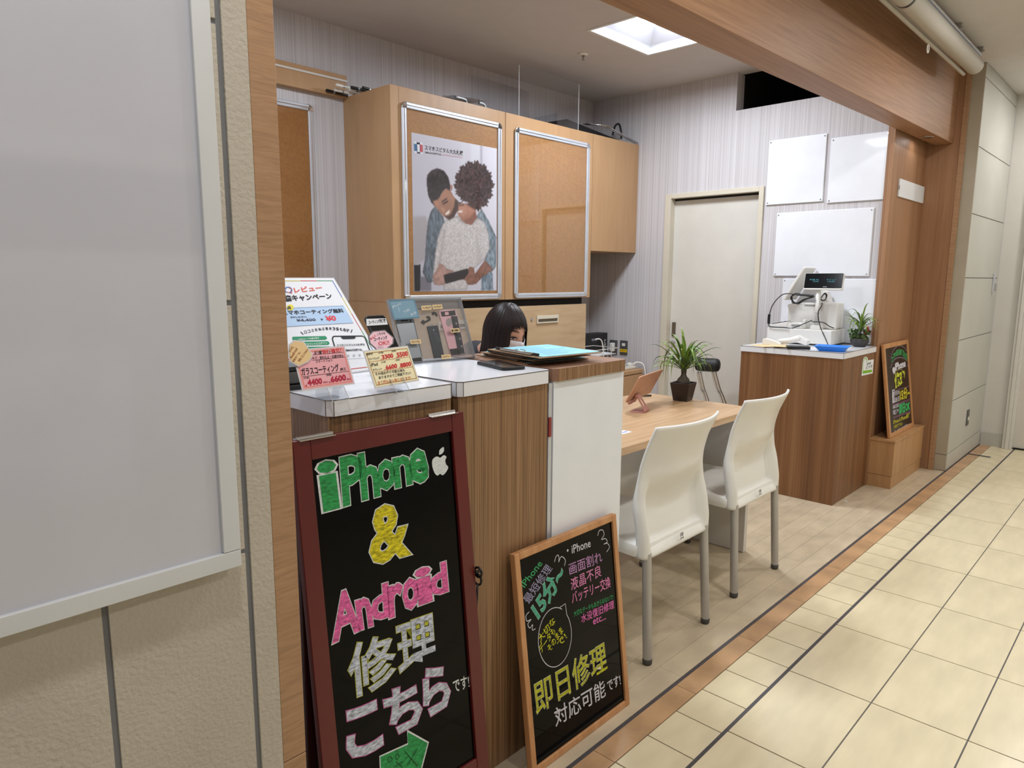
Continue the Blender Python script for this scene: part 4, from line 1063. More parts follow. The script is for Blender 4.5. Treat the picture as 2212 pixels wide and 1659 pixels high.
T('etc...', (588, 758), (668, 722), (585, 722), PN, .012)
T('大切な', (256, 872), (352, 740), (234, 836), YE2, .012)
T('データも', (262, 938), (352, 806), (240, 898), YE2, .012)
T('そのまま', (316, 930), (402, 798), (294, 900), YE2, .012)
T('で!', (378, 900), (424, 838), (358, 872), YE2, .012)
T('即日修理', (232, 1328), (678, 1038), (208, 1128), ink((168, 168, 30), .25), .006, outline=ink((214, 216, 190)), ow=.012)
T('対応可能', (352, 1404), (668, 1206), (338, 1288), WL, .007)
T('です!', (682, 1180), (762, 1134), (674, 1112), WL, .012)
el = [(346 + 104 * math.cos(t) + 10 * math.sin(t), 836 - 188 * math.sin(t)) for t in [math.radians(d) for d in range(70, 70 + 341, 10)]]
stroke(es, lp, [[c7(*q) for q in el + [(412, 624), (372, 652)]]], .0022, WL)
stroke(es, lp, [[c7(*q) for q in curve(a, 5)] for a in ([(616, 196), (626, 164), (648, 162), (656, 190), (640, 220), (664, 214), (676, 234), (654, 250), (676, 244), (690, 268), (672, 298)], [(344, 362), (352, 330), (366, 318), (372, 340), (370, 362), (382, 332), (396, 330), (412, 352), (406, 386)], [(184, 676), (164, 700), (170, 734), (196, 724), (176, 752), (188, 778), (206, 756), (204, 790), (224, 782)])], .0022, WL)

# --- small chalk board on the box
ps = lean(cb(345, 1030), cb(550, 915), .3190, tl=cb(310, 175))
ps = Plane(ps.o, np.array([ps.w, 0, 0]), np.array([0, .086, .604]))
ss = thing('chalk_sign', 'small oak-framed chalk sign with coloured writing on the niche box', 'sign', ps.at(ps.w / 2, 0))
w_, h_ = ps.w, ps.h; fr = .030
for (a0, b0, a1, b1) in ((0, 0, fr, h_), (w_ - fr, 0, w_, h_)): B8(ps, a0, b0, a1, b1, -.018, 0).build('stile', MT['easel'], ss, bevel=.0025)
for (a0, b0, a1, b1) in ((fr, 0, w_ - fr, fr), (fr, h_ - fr, w_ - fr, h_)): B8(ps, a0, b0, a1, b1, -.018, -.0004).build('rail', MT['easel'], ss, bevel=.0025)
B8(ps, fr - .004, fr - .004, w_ - fr + .004, h_ - fr + .004, -.015, -.006).build('blackboard', MT['board_brown'], ss)
lp = Plane(ps.at(0, 0, -.006), ps.u * w_, ps.v * h_)
def arc(cx_, cy_, rx_, ry_, a0, a1, n=14): return [c3(cx_ + rx_ * math.cos(math.radians(a0 + (a1 - a0) * i / n)), cy_ - ry_ * math.sin(math.radians(a0 + (a1 - a0) * i / n))) for i in range(n + 1)]
stroke(ss, lp, [arc(372, 420, 138, 236, 178, 8), arc(374, 480, 120, 120, 160, 30)], .006, ink((120, 116, 124)))
for i, (x, y) in enumerate([(256, 400), (280, 350), (302, 318), (330, 296), (352, 286), (376, 282), (400, 288), (424, 302), (446, 322), (466, 344), (484, 366)]):
    g = 'スマホ即日修理のお店'; gch = g[i % len(g)]
    text(ss, lp, gch, c3(x - 14, y + 42 + i % 2 * 6), c3(x + 12, y + 36), c3(x - 12, y - 38), ink((58, 158, 92)), .03)
text(ss, lp, 'iPhone', c3(304, 556), c3(456, 494), c3(300, 452), WL, .05)
poly(ss, lp, [c3(*q) for q in curve([(284, 500), (264, 520), (262, 560), (280, 606), (298, 600), (304, 560), (298, 520), (286, 502)], 3)], WL, .0006, 'fruit_mark')
stroke(ss, lp, [[c3(*q) for q in curve([(490, 390), (496, 440), (484, 490), (500, 480)], 4)], [c3(*q) for q in curve([(236, 520), (250, 470), (262, 452)], 4)]], .005, ink((150, 146, 160)))
text(ss, lp, '修理', c3(300, 822), c3(448, 766), c3(294, 606), ink((190, 196, 60), .2), .05)
stroke(ss, lp, [arc(374, 690, 100, 150, 165, 30)], .005, ink((130, 124, 60)))
stroke(ss, lp, [[c3(262, 872), c3(516, 786)], [c3(262, 1076), c3(520, 980)], [c3(262, 1092), c3(520, 996)], [c3(268, 1252), c3(528, 1160)], [c3(268, 1268), c3(528, 1176)]], .004, ink((128, 92, 116)))
text(ss, lp, '最短', c3(262, 1050), c3(300, 1030), c3(254, 850), WL, .04)
text(ss, lp, '即日OK', c3(304, 930), c3(366, 908), c3(302, 866), ink((190, 186, 196)), .03)
text(ss, lp, '当日', c3(304, 1032), c3(366, 1006), c3(302, 960), ink((190, 186, 196)), .03)
text(ss, lp, '15分~', c3(376, 1008), c3(520, 944), c3(372, 850), ink((196, 184, 44)), .05)
text(ss, lp, '画面', c3(268, 1130), c3(358, 1096), c3(266, 1080), ink((176, 174, 184)), .03)
text(ss, lp, '電池', c3(270, 1222), c3(358, 1190), c3(268, 1150), ink((160, 158, 170)), .03)
text(ss, lp, '即日OK', c3(366, 1206), c3(520, 1146), c3(364, 1070), ink((60, 172, 100)), .06)
text(ss, lp, 'iPhone & iPhone修理', c3(276, 1362), c3(520, 1252), c3(274, 1288), ink((186, 176, 60)), .03)
text(ss, lp, 'お任せ下さい', c3(284, 1424), c3(414, 1372), c3(282, 1370), ink((186, 176, 60)), .03)
text(ss, lp, 'データそのまま修理OK', c3(288, 1508), c3(516, 1392), c3(286, 1450), ink((196, 196, 206)), .03)

# ============================================================ CARDS AND DISPLAYS ON THE COUNTERS
RED, CRI, BLK, ORA = ink((206, 46, 52)), ink((176, 34, 62)), ink((32, 30, 38)), ink((206, 120, 60))
def card(name, label, cat, pl, w, h, m, zb, border=None, film=True):
    t = thing(name, label, cat, pl.at(w / 2, 0, -.02) * np.array([1, 1, 0]) + np.array([0, 0, CT]))
    if film: B8(pl, -.003, -.003, w + .003, h + .003, -.0016, -.0006).build('film', MT['lamin'], t)
    B8(pl, 0, 0, w, h, -.0006, 0).build('sheet', m, t)
    if border is not None:
        mb = MB(); b_ = .003
        L_ = [pl.at(b_, b_, .0004), pl.at(w - b_, b_, .0004), pl.at(w - b_, h - b_, .0004), pl.at(b_, h - b_, .0004)]
        I_ = [pl.at(b_ + .0012, b_ + .0012, .0004), pl.at(w - b_ - .0012, b_ + .0012, .0004), pl.at(w - b_ - .0012, h - b_ - .0012, .0004), pl.at(b_ + .0012, h - b_ - .0012, .0004)]
        for i in range(4): mb.add([L_[i], L_[(i + 1) % 4], I_[(i + 1) % 4], I_[i]], [(0, 1, 2, 3)])
        mb.build('border_line', border, t)
    return t
def stand(t, pl, w, zb):
    c_ = pl.at(w * .62, 0, -.002); c_[2] = zb
    u = pl.u
    n = np.array([pl.n[0], pl.n[1], 0]); n /= np.linalg.norm(n)
    m = MB()
    for k in (-1, 1):
        a = c_ + u * .020 * k
        m.hexa([a - u * .0012 + n * .020 + [0, 0, 0], a + u * .0012 + n * .020, a + u * .0012 - n * .040, a - u * .0012 - n * .040,
                a - u * .0012 - n * .001 + [0, 0, .030], a + u * .0012 - n * .001 + [0, 0, .030], a + u * .0012 - n * .034 + [0, 0, .055], a - u * .0012 - n * .034 + [0, 0, .055]])
    b = c_ - n * .010
    m.hexa([b - u * .024 - n * .030, b + u * .024 - n * .030, b + u * .024 + n * .030, b - u * .024 + n * .030] + [q + np.array([0, 0, .002]) for q in (b - u * .024 - n * .030, b + u * .024 - n * .030, b + u * .024 + n * .030, b - u * .024 + n * .030)])
    m.build('clear_stand', MT['acrylic'], t)
    m = MB(); q = [c_ + u * k * .020 + n * .020 for k in (-1, 1)]
    for a in q: m.tube([a, a - n * .021 + [0, 0, .030]], .0007, 5)
    m.tube([c_ - u * .024 + n * .020, c_ + u * .024 + n * .020], .0007, 5)
    m.build('stand_edge', MT['acrylic_edge'], t)
# pink price card
pk = lean(c2(280, 1545), c2(945, 1455), 1.120, tr=c2(815, 978))
pt = card('price_card', 'pink glass coating price card nearest the post, on a clear stand', 'card', pk, pk.w, pk.h, MT['pink'], 1.12, ink((232, 128, 92)))
stand(pt, pk, pk.w, CT + .0005)
T = lambda b, a, c, d, m, bold=.012, **k: text(pt, pk, b, c2(*a), c2(*c), c2(*d), m, bold, **k)
T('硬度', (428, 1084), (528, 1076), (424, 1036), BLK); T('9H', (534, 1076), (606, 1068), (530, 1022), RED, .02); T('で', (612, 1064), (640, 1060), (610, 1034), BLK); T('強化!', (650, 1064), (782, 1044), (644, 1008), RED, .012)
T('キズ・割れ防止・抗菌作用も', (402, 1150), (812, 1114), (398, 1110), BLK)
T('スマートフォン', (448, 1194), (668, 1172), (442, 1160), BLK)
T('ガラスコーティング', (262, 1362), (756, 1300), (244, 1262), BLK, .02)
T('施工', (770, 1298), (850, 1288), (766, 1260), BLK)
T('(片面)', (282, 1410), (362, 1400), (278, 1382), BLK); T('(両面)', (586, 1372), (656, 1362), (583, 1342), BLK)
T('¥', (308, 1508), (332, 1504), (304, 1484), CRI); T('4400', (344, 1494), (530, 1466), (332, 1418), CRI, .04)
T('(税込)', (546, 1468), (606, 1458), (540, 1438), CRI); T('¥', (620, 1462), (642, 1458), (617, 1436), CRI)
T('6600', (652, 1452), (846, 1420), (640, 1376), CRI, .04); T('(税込)', (856, 1428), (914, 1418), (850, 1396), CRI)
stroke(pt, pk, [[c2(405, 1084), c2(806, 1050)], [c2(398, 1156), c2(828, 1114)], [c2(264, 1376), c2(880, 1300)]], .0007, BLK)
# yellow price card
yk = lean(c4(1035, 1250), c4(1480, 1170), 1.110, tl=c4(915, 880))
yt = card('price_card', 'cream price card with red figures in front of the disassembled phone', 'card', yk, yk.w, yk.h, MT['cream'], 1.11, ink((150, 100, 40)))
stand(yt, yk, yk.w * .8, CT + .0005)
T = lambda b, a, c, d, m, bold=.012, **k: text(yt, yk, b, c4(*a), c4(*c), c4(*d), m, bold, **k)
T('腕時計', (936, 920), (1006, 908), (932, 894), BLK); T('(片面)', (1064, 902), (1116, 893), (1060, 884), BLK); T('(両面)', (1202, 884), (1250, 876), (1198, 868), BLK)
T('スマートウォッチ', (962, 972), (1074, 956), (956, 944), BLK)
T('¥', (1088, 968), (1100, 966), (1085, 954), RED); T('3300', (1106, 958), (1220, 938), (1096, 914), RED, .04); T('¥', (1250, 944), (1260, 942), (1247, 930), RED); T('5500', (1264, 938), (1374, 918), (1254, 890), RED, .04)
T('iPad', (986, 1034), (1056, 1022), (980, 1000), BLK); T('(片面)', (1094, 1000), (1142, 992), (1090, 982), BLK); T('(両面)', (1246, 978), (1290, 970), (1242, 960), BLK)
T('タブレット', (1006, 1086), (1100, 1070), (1000, 1058), BLK)
T('¥', (1126, 1074), (1138, 1072), (1123, 1060), RED); T('6600', (1146, 1068), (1262, 1046), (1136, 1024), RED, .04); T('¥', (1284, 1050), (1294, 1048), (1281, 1036), RED); T('8800', (1298, 1046), (1408, 1024), (1290, 1002), RED, .04)
T('その他お承り可能な物も', (1032, 1130), (1342, 1086), (1026, 1098), BLK); T('ありますのでご相談下さい!', (1068, 1168), (1404, 1114), (1062, 1136), BLK)
T('全て税込み価格となります!', (1056, 1226), (1406, 1166), (1050, 1190), ORA, .015)
stroke(yt, yk, [[c4(960, 986), c4(1382, 932)], [c4(1000, 1096), c4(1420, 1036)]], .0008, ink((190, 120, 70)))
# pale octagon sticker on the corner of the pink card
ok_ = Plane(pk.at(0, 0, .004), pk.u, pk.v)
oc = [(160, 884), (285, 906), (402, 1075), (398, 1110), (345, 1178), (214, 1242), (92, 1168), (78, 1050), (84, 945)]
ot = thing('tag_card', 'cream eight-sided laminated tag clipped over the pink card corner', 'card', ok_.px(c2(240, 1240)))
poly(ot, ok_, [c2(*q) for q in oc], MT['lamin'], .0, 'film', .0008)
inn = [((x - 243) * .90 + 243, (y - 1070) * .90 + 1070) for x, y in oc]
poly(ot, ok_, [c2(*q) for q in inn], MT['tan_card'], .0004, 'sheet')
T = lambda b, a, c, d, bold=.006: text(ot, ok_, b, c2(*a), c2(*c), c2(*d), ink((150, 90, 50)), bold, .0009)
T('iOS,', (112, 1052), (156, 982), (84, 1030)); T('Android', (122, 1142), (206, 1010), (92, 1118)); T('機種も', (150, 1186), (248, 1052), (128, 1168)); T('施工OK!', (228, 1182), (350, 1020), (202, 1160))
# pink octagon on the black phone
ph = lean(c4(1080, 998), c4(1345, 965), CT + .042, tr=c4(1130, 485))
phw = ph.w * .80; ph = Plane(ph.o + ph.u * ph.w * .2, ph.u * phw, ph.v * ph.h)
pt = thing('sample_phone', 'black sample phone with a white label propped behind the cards', 'phone', ph.at(phw / 2, 0))
def rrect(pl, a0, b0, a1, b1, r, lift, n=5):
    out = []
    for cx_, cy_, s0 in ((a1 - r, b1 - r, 0), (a0 + r, b1 - r, 90), (a0 + r, b0 + r, 180), (a1 - r, b0 + r, 270)):
        for k in range(n + 1):
            t = math.radians(s0 + 90 * k / n); out.append(pl.at(cx_ + r * math.cos(t), cy_ + r * math.sin(t), lift))
    return out
E_ = ph.px(c4(912, 495)); aL = (E_ - ph.o) @ ph.u
aL = min(aL, .01)
MB().prism(rrect(ph, aL, 0, ph.w, ph.h, .011, 0), -ph.n * .008).build('body', MT['black'], pt, bevel=.0015)
MB().add(rrect(ph, aL + .003, .003, ph.w - .003, ph.h - .003, .009, .0004), [tuple(range(24))]).build('glass', MT['screen'], pt)
poly(pt, ph, [c4(938, 605), c4(932, 532), c4(1140, 524), c4(1160, 590)], MT['paper'], .001, 'label_strip')
text(pt, ph, 'コーティング完了機', c4(962, 588), c4(1140, 566), c4(956, 548), BLK, .03, .0014)
m = MB(); bq = ph.at(ph.w / 2, .0, -.012); m.box(bq[0] - .03, bq[1] + .014, CT + .0005, bq[0] + .03, bq[1] + .07, CT + .003); m.hexa([(bq[0] - .02, bq[1] + .002, CT + .003), (bq[0] + .02, bq[1] + .002, CT + .003), (bq[0] + .02, bq[1] + .006, CT + .003), (bq[0] - .02, bq[1] + .006, CT + .003), (bq[0] - .02, bq[1] + .022, CT + .075), (bq[0] + .02, bq[1] + .022, CT + .075), (bq[0] + .02, bq[1] + .026, CT + .075), (bq[0] - .02, bq[1] + .026, CT + .075)]); m.build('clear_rest', MT['acrylic'], pt)
o2 = Plane(ph.at(0, 0, .012), ph.u, ph.v)
oc = [(998, 660), (1130, 646), (1226, 728), (1222, 792), (1150, 852), (1042, 860), (966, 790), (952, 708)]
ot = thing('tag_card', 'pink eight-sided tag with grey rim in front of the black phone', 'card', o2.px(c4(1090, 858)))
poly(ot, o2, [c4(*q) for q in oc], ink((110, 106, 110)), .0, 'rim', .0012)
poly(ot, o2, [c4((x - 1092) * .90 + 1092, (y - 756) * .90 + 756) for x, y in oc], MT['pink2'], .0005, 'sheet')
text(ot, o2, 'こちらも', c4(1052, 706), c4(1136, 692), c4(1046, 680), BLK, .02, .001); text(ot, o2, 'コーティング', c4(1018, 768), c4(1158, 744), c4(1010, 730), BLK, .03, .001)
text(ot, o2, 'OK!!', c4(1066, 812), c4(1178, 798), c4(1058, 772), RED, .015, .001); text(ot, o2, 'なんと', c4(982, 756), c4(1038, 714), c4(970, 734), RED, .03, .001)
# clear prop under it
m = MB(); q = o2.px(c4(1090, 858)); m.hexa([(q[0] - .008, q[1], CT + .001), (q[0] + .008, q[1], CT + .001), (q[0] + .008, q[1] + .005, CT + .001), (q[0] - .008, q[1] + .005, CT + .001), (q[0] - .008, q[1] + .001, q[2] + .01), (q[0] + .008, q[1] + .001, q[2] + .01), (q[0] + .008, q[1] + .003, q[2] + .01), (q[0] - .008, q[1] + .003, q[2] + .01)])
m.build('clear_prop', MT['acrylic'], ot)
# campaign sheet
kp = lean(c2(175, 1407), c2(1373, 1255), CT + .004, tr=c2(680, 70))
kt = card('campaign_sheet', 'white review campaign sheet with blue block, leaning at the back of the first counter', 'poster', kp, kp.w, kp.h, MT['paper'], CT, None)
cols = [(206, 60, 60), (60, 150, 90), (60, 100, 190), (214, 196, 60)]
mb = MB(); ring = []
pts = [(.008, .008), (kp.w - .008, .008), (kp.w - .008, kp.h - .008), (.008, kp.h - .008)]
for i in range(4):
    for k in range(5):
        f_ = k / 5; P_ = [np.array(pts[i]) * (1 - f_) + np.array(pts[(i + 1) % 4]) * f_, None]
        i_ = [(.0102, .0102), (kp.w - .0102, .0102), (kp.w - .0102, kp.h - .0102), (.0102, kp.h - .0102)]
        P_[1] = np.array(i_[i]) * (1 - f_) + np.array(i_[(i + 1) % 4]) * f_
        ring.append([kp.at(*P_[0], .0004), kp.at(*P_[1], .0004)])
ring.append(ring[0]); mb.grid(ring); mb.mi = [(3, 2, 1, 0)[k % 4] for k in range(len(mb.f))]
mb.build('border_line', [ink(c_) for c_ in cols], kt)
T = lambda b, a, c, d, m, bold=.012, **k: text(kt, kp, b, c2(*a), c2(*c), c2(*d), m, bold, **k)
stroke(kt, kp, [[c2(40 + 45 * math.cos(t) + 40, 222 - 38 * math.sin(t)) for t in [i * math.pi / 8 for i in range(-3, 12)]]], .003, ink((60, 110, 190)))
stroke(kt, kp, [[c2(*q) for q in curve([(60, 250), (90, 256), (122, 266), (118, 240), (122, 214), (100, 196), (84, 196)], 4)]], .0025, ink((206, 90, 80)))
T('レビュー', (168, 258), (530, 222), (148, 192), ink((224, 98, 84)), .03)
T('投稿キャンペーン', (-60, 382), (664, 340), (-84, 300), BLK, .035)
poly(kt, kp, [c2(-20, 714), c2(-30, 468), c2(808, 432), c2(942, 660)], ink((180, 206, 236)), .0005)
stroke(kt, kp, [[c2(-20, 714), c2(-30, 468), c2(808, 432), c2(942, 660)]], .0008, ink((90, 110, 150)), .0009, True)
poly(kt, kp, [c2(104 + 46 * math.cos(t), 456 + 40 * math.sin(t)) for t in [i * math.pi / 10 for i in range(20)]], ink((232, 214, 70)), .001)
T('典', (68, 482), (118, 478), (62, 440), ink((60, 56, 70)), .02, lift=.0014)
T('スマホコーティング無料', (6, 556), (818, 524), (-12, 498), BLK, .03, lift=.001)
T('通常価格(税込)', (106, 602), (326, 592), (102, 574), ink((90, 96, 120)), .01, lift=.001)
T('¥4,400', (196, 650), (446, 640), (184, 606), ink((60, 60, 80)), .01, lift=.001); stroke(kt, kp, [[c2(190, 632), c2(448, 622)]], .0012, ink((60, 60, 80)), .0012)
poly(kt, kp, [c2(506, 598), c2(544, 612), c2(520, 630)], ink((60, 60, 80)), .001)
T('¥0', (594, 636), (718, 626), (570, 572), ink((220, 70, 80)), .04, lift=.001)
for i, chx in enumerate('\\口コミ投稿は簡単3step/'):
    x = 246 + i * 47; y = 790 - 58 * math.sin((i + 1.5) / 16 * math.pi) + (30 - 2.8 * i)
    T(chx, (x + 4, y + 14), (x + 36, y + 10), (x - 6, y - 24), ink((50, 50, 66)), .02)
for i, (x0_, x1_, y_) in enumerate([(130, 592, 864), (140, 626, 932), (150, 660, 1002)]):
    pts = [(x0_, y_), (x0_ + 6, y_ - 20), (x1_ - 24, y_ - 30), (x1_ - 4, y_ - 14), (x1_, y_ + 6), (x1_ - 20, y_ + 20), (x0_ + 20, y_ + 32), (x0_ + 4, y_ + 18)]
    poly(kt, kp, [c2(*q) for q in pts], ink((46, 140, 100)), .0005)
T('二次元コードを読み取る', (200, 896), (486, 872), (196, 870), ink((226, 236, 230)), .015, lift=.001); T('アカウントにログイン', (300, 962), (596, 940), (296, 932), ink((226, 236, 230)), .015, lift=.001)
stroke(kt, kp, [[c2(*q) for q in [(760, 1200), (664, 874), (672, 846), (690, 838), (1060, 834), (1090, 848), (1104, 872), (1216, 1180)]]], .0038, ink((36, 38, 44)))
poly(kt, kp, [c2(772, 838), c2(968, 836), (c2(972, 862)), c2(950, 872), c2(806, 876), c2(788, 864)], ink((36, 38, 44)), .0008)
T('スマホスピタル大丸札幌店', (728, 972), (1096, 960), (720, 944), BLK, .015); T('SMAHOSPITAL', (846, 1038), (1064, 1028), (838, 1012), BLK, .03)
for i in range(5):
    x, y = 800 + i * 75, 1098 - i * 3
    poly(kt, kp, [c2(x + (22 if k % 2 == 0 else 9) * math.sin(k * math.pi / 5), y - (22 if k % 2 == 0 else 9) * math.cos(k * math.pi / 5)) for k in range(10)], ink((176, 178, 190)), .0006, 'star')
u_ = kp.u; b = kp.at(kp.w * .62, 0, 0)
m = MB(); n = np.array([0, -1, 0])
for k in (.1, .9):
    a = kp.at(kp.w * k, 0, -.003); a[2] = CT + .0005; tp = kp.at(kp.w * k, kp.h * .55, -.004); ft = np.array([tp[0], tp[1] + .03, CT + .0005])
    m.hexa([a, a + u_ * .003, ft + u_ * .003, ft, tp - [0, 0, .004], tp - [0, 0, .004] + u_ * .003, tp + u_ * .003 + [0, .002, 0], tp + [0, .002, 0]])
m.build('clear_easel', MT['acrylic'], kt)
stroke(kt, kp, [[c2(790, 1142), c2(1300, 1115)]], .0012, ink((190, 194, 204)))
# disassembled phone display
dp = lean(c9(470, 1421), c9(1915, 1300), CT + .004, tr=c9(1620, 120))
dt = thing('phone_parts_display', 'clear acrylic case showing a disassembled pink phone with small labels', 'display', dp.at(dp.w / 2, 0, -.01))
tk = .014
B8(dp, 0, 0, dp.w, dp.h, -tk - .002, -tk).build('back_sheet', frosted('frosted_acrylic', (206, 198, 196), .34), dt)
B8(dp, 0, 0, dp.w, dp.h, -.002, 0).build('front_sheet', MT['acrylic'], dt)
m = MB(); e = .0012
for (a0, b0, a1, b1) in ((0, 0, dp.w, e), (0, dp.h - e, dp.w, dp.h), (0, 0, e, dp.h), (dp.w - e, 0, dp.w, dp.h)): m.hexa([dp.at(a0, b0, -tk), dp.at(a1, b0, -tk), dp.at(a1, b1, -tk), dp.at(a0, b1, -tk), dp.at(a0, b0, 0), dp.at(a1, b0, 0), dp.at(a1, b1, 0), dp.at(a0, b1, 0)])
m.build('case_edge', frosted('acrylic_rim', (206, 208, 212), .4), dt)
m = MB()
for k in (.12, .88):
    a = dp.at(dp.w * k, 0, -tk - .002); a[2] = CT + .0005; tp = dp.at(dp.w * k, dp.h * .8, -tk - .003); ft = np.array([tp[0], tp[1] + .02, CT + .0005]); u_ = dp.u
    m.hexa([a, a + u_ * .003, ft + u_ * .003, ft, tp - [0, 0, .004], tp - [0, 0, .004] + u_ * .003, tp + u_ * .003, tp])
m.build('clear_easel', MT['acrylic'], dt)
bl_ = dp.at(0, 0, .03); br_ = dp.at(dp.w, 0, .03); bk_ = [dp.at(dp.w, 0, -.02), dp.at(0, 0, -.02)]
MB().prism([np.array([p[0], p[1], CT + .0006]) for p in (bl_, br_, *bk_)], (0, 0, .003)).build('base_lip', MT['acrylic'], dt)
ip = Plane(dp.at(0, 0, -tk + .001), dp.u * dp.w, dp.v * dp.h)
def part(nm, pts, m, lift, t_=.002): return poly(dt, ip, [c9(*q) for q in pts], m, lift + t_, nm, t_)
g = part('front_panel', [(315, 578), (340, 556), (660, 540), (682, 556), (862, 1330), (850, 1382), (640, 1404), (500, 1400)], MT['handset'], .0, .002)
for nm, pts, m in (('sensor_strip', [(420, 570), (566, 562), (572, 590), (426, 598)], MT['black']), ('camera_hole', [(592, 562), (630, 560), (636, 600), (600, 604)], MT['black']), ('flex_connector', [(640, 1330), (830, 1306), (850, 1378), (660, 1392)], MT['black'])): poly(g, ip, [c9(*q) for q in pts], m, .0026, nm)
stroke(g, ip, [[c9(328, 628), c9(680, 602)], [c9(328, 628), c9(430, 1010)], [c9(684, 602), c9(850, 1300)]], .0012, MT['black'], .0028)
bt = part('battery', [(948, 692), (1160, 672), (1292, 1302), (1092, 1324)], MT['battery'], .0, .003)
for i in range(9): stroke(bt, ip, [[c9(1060 + i * 12, 812 + i * 22), c9(1120 + i * 12 + (i % 3) * 8, 806 + i * 22)]], .0007, ink((130, 136, 146)), .0034)
poly(bt, ip, [c9(*q) for q in curve([(1062, 760), (1070, 748), (1084, 748), (1090, 760), (1086, 776), (1072, 780), (1062, 762)], 3)], ink((170, 176, 184)), .0036, 'fruit_mark')
pc = part('pink_phone_body', [(1186, 420), (1196, 382), (1230, 368), (1480, 358), (1516, 372), (1530, 400), (1706, 1210), (1690, 1240), (1450, 1268), (1416, 1250)], MT['pinkcase'], .0, .003)
for nm, pts, m in (('camera_board', [(1215, 400), (1500, 372), (1520, 470), (1240, 496)], MT['black']), ('top_screen', [(1296, 408), (1372, 402), (1380, 462), (1306, 470)], MT['pinkcase']), ('logic_board', [(1420, 490), (1544, 486), (1700, 1230), (1570, 1246)], MT['battery']), ('speaker_block', [(1392, 1146), (1560, 1124), (1600, 1246), (1430, 1266)], MT['black']), ('taptic_block', [(1606, 1118), (1660, 1110), (1676, 1176), (1622, 1186)], MT['handset'])): poly(pc, ip, [c9(*q) for q in pts], m, .0036 if nm != 'top_screen' else .0042, nm)
poly(pc, ip, [c9(1382 + 56 * math.cos(t), 608 + 82 * math.sin(t)) for t in [i * math.pi / 10 for i in range(20)]], ink((176, 164, 160)), .0036, 'charging_coil')
for i in range(9): poly(pc, ip, [c9(1450 + i * 18 + q[0] + (i % 2) * 40, 540 + i * 76 + q[1]) for q in ((0, 0), (34, -3), (40, 34), (6, 38))], MT['clipmetal'] if i % 2 else MT['black'], .0042, 'board_chip')
part('flex_cable', [(930, 490), (990, 484), (1020, 530), (1010, 580), (940, 610), (890, 640), (884, 670), (870, 640), (830, 636), (824, 596), (870, 560), (900, 586), (960, 560), (968, 520), (940, 530)], MT['black'], 0, .001)
part('camera_module', [(1040, 420), (1080, 400), (1140, 420), (1164, 486), (1130, 488), (1110, 450), (1060, 468)], MT['black'], 0, .002)
part('metal_bracket', [(800, 440), (1030, 424), (1032, 434), (802, 452)], MT['handset'], 0, .001)
for pts, s in (([(826, 284), (1026, 268), (1042, 356), (842, 370)], 'インカメラ'), ([(1046, 262), (1240, 252), (1258, 338), (1062, 352)], 'バックカメラ'), ([(604, 962), (814, 946), (832, 1032), (622, 1046)], 'フロントパネル'), ([(1408, 738), (1582, 724), (1602, 806), (1424, 820)], '電子基板'), ([(1226, 1262), (1410, 1246), (1434, 1324), (1244, 1346)], 'バッテリー')):
    fp = Plane(dp.at(0, 0, .001), dp.u * dp.w, dp.v * dp.h)
    g = poly(dt, fp, [c9(*q) for q in pts], MT['tan_card'], .0005, 'label_tab')
    a, b_, c_, d_ = [np.array(q, float) for q in pts]
    p0 = a * .22 + d_ * .78 + (c_ - d_) * .1; p1 = p0 + (c_ - d_) * .8; p2 = a * .78 + d_ * .22 + (b_ - a) * .1
    text(g, fp, s, c9(*p0), c9(*p1), c9(*p2), BLK, .02, .0012)
fp = Plane(dp.at(0, 0, .004), dp.u * dp.w, dp.v * dp.h)
g = poly(dt, fp, [c9(172, 178), c9(690, 142), c9(800, 522), c9(288, 562)], MT['bluecard'], .0005, 'title_card', .001)
DB = ink((60, 104, 134)); LB = ink((214, 228, 238))
stroke(g, fp, [[c9(196, 192), c9(680, 160), c9(782, 508), c9(302, 544)]], .0014, DB, .0012, True)
for s, a, b_, c_ in (('iPhone', (264, 338), (432, 248), (240, 292)), ('7', (388, 400), (412, 386), (362, 334)), ('分解', (482, 432), (606, 380), (464, 380)), ('本体', (622, 494), (738, 436), (606, 440))): text(g, fp, s, c9(*a), c9(*b_), c9(*c_), LB, .006, .0012)
# dark tablet stack beside the post
t = thing('black_tray', 'low dark plastic tray half hidden behind the pink price card', 'tray', (.79, 1.46, CT))
bx(.750, 1.395, CT + .0005, .885, 1.515, CT + .012).build('tray_base', MT['black'], t, bevel=.003)
bx(.752, 1.400, CT + .013, .880, 1.510, CT + .040).build('grey_case', MT['rubber'], t, bevel=.004)
bx(.754, 1.405, CT + .0405, .876, 1.508, CT + .052).build('dark_lid', MT['black'], t, bevel=.003)
# black phone lying on the middle counter
q = [onz(c5(*p), CT + .009) for p in ((150, 935), (475, 1012), (682, 985), (390, 918))]
t = thing('smartphone', 'black smartphone lying flat on the middle counter', 'phone', (sum(p[0] for p in q) / 4, sum(p[1] for p in q) / 4, CT))
u_ = q[1] - q[0]; u_ /= np.linalg.norm(u_); vv = np.cross([0, 0, 1], u_)
ln = .5 * (np.linalg.norm(q[1] - q[0]) + np.linalg.norm(q[2] - q[3])); wd = .5 * (np.linalg.norm(q[2] - q[1]) + np.linalg.norm(q[3] - q[0]))
c_ = sum(q) / 4; fpn = Plane(c_ - u_ * ln / 2 - vv * wd / 2, u_ * ln, vv * wd)
fpn.n = np.array([0, 0, 1.0])
MB().prism(rrect(fpn, 0, 0, ln, wd, .011, 0), (0, 0, -.0085)).build('body', MT['black'], t, bevel=.002)
MB().add(rrect(fpn, .003, .003, ln - .003, wd - .003, .009, .0003), [tuple(range(24))]).build('glass', MT['screen'], t)
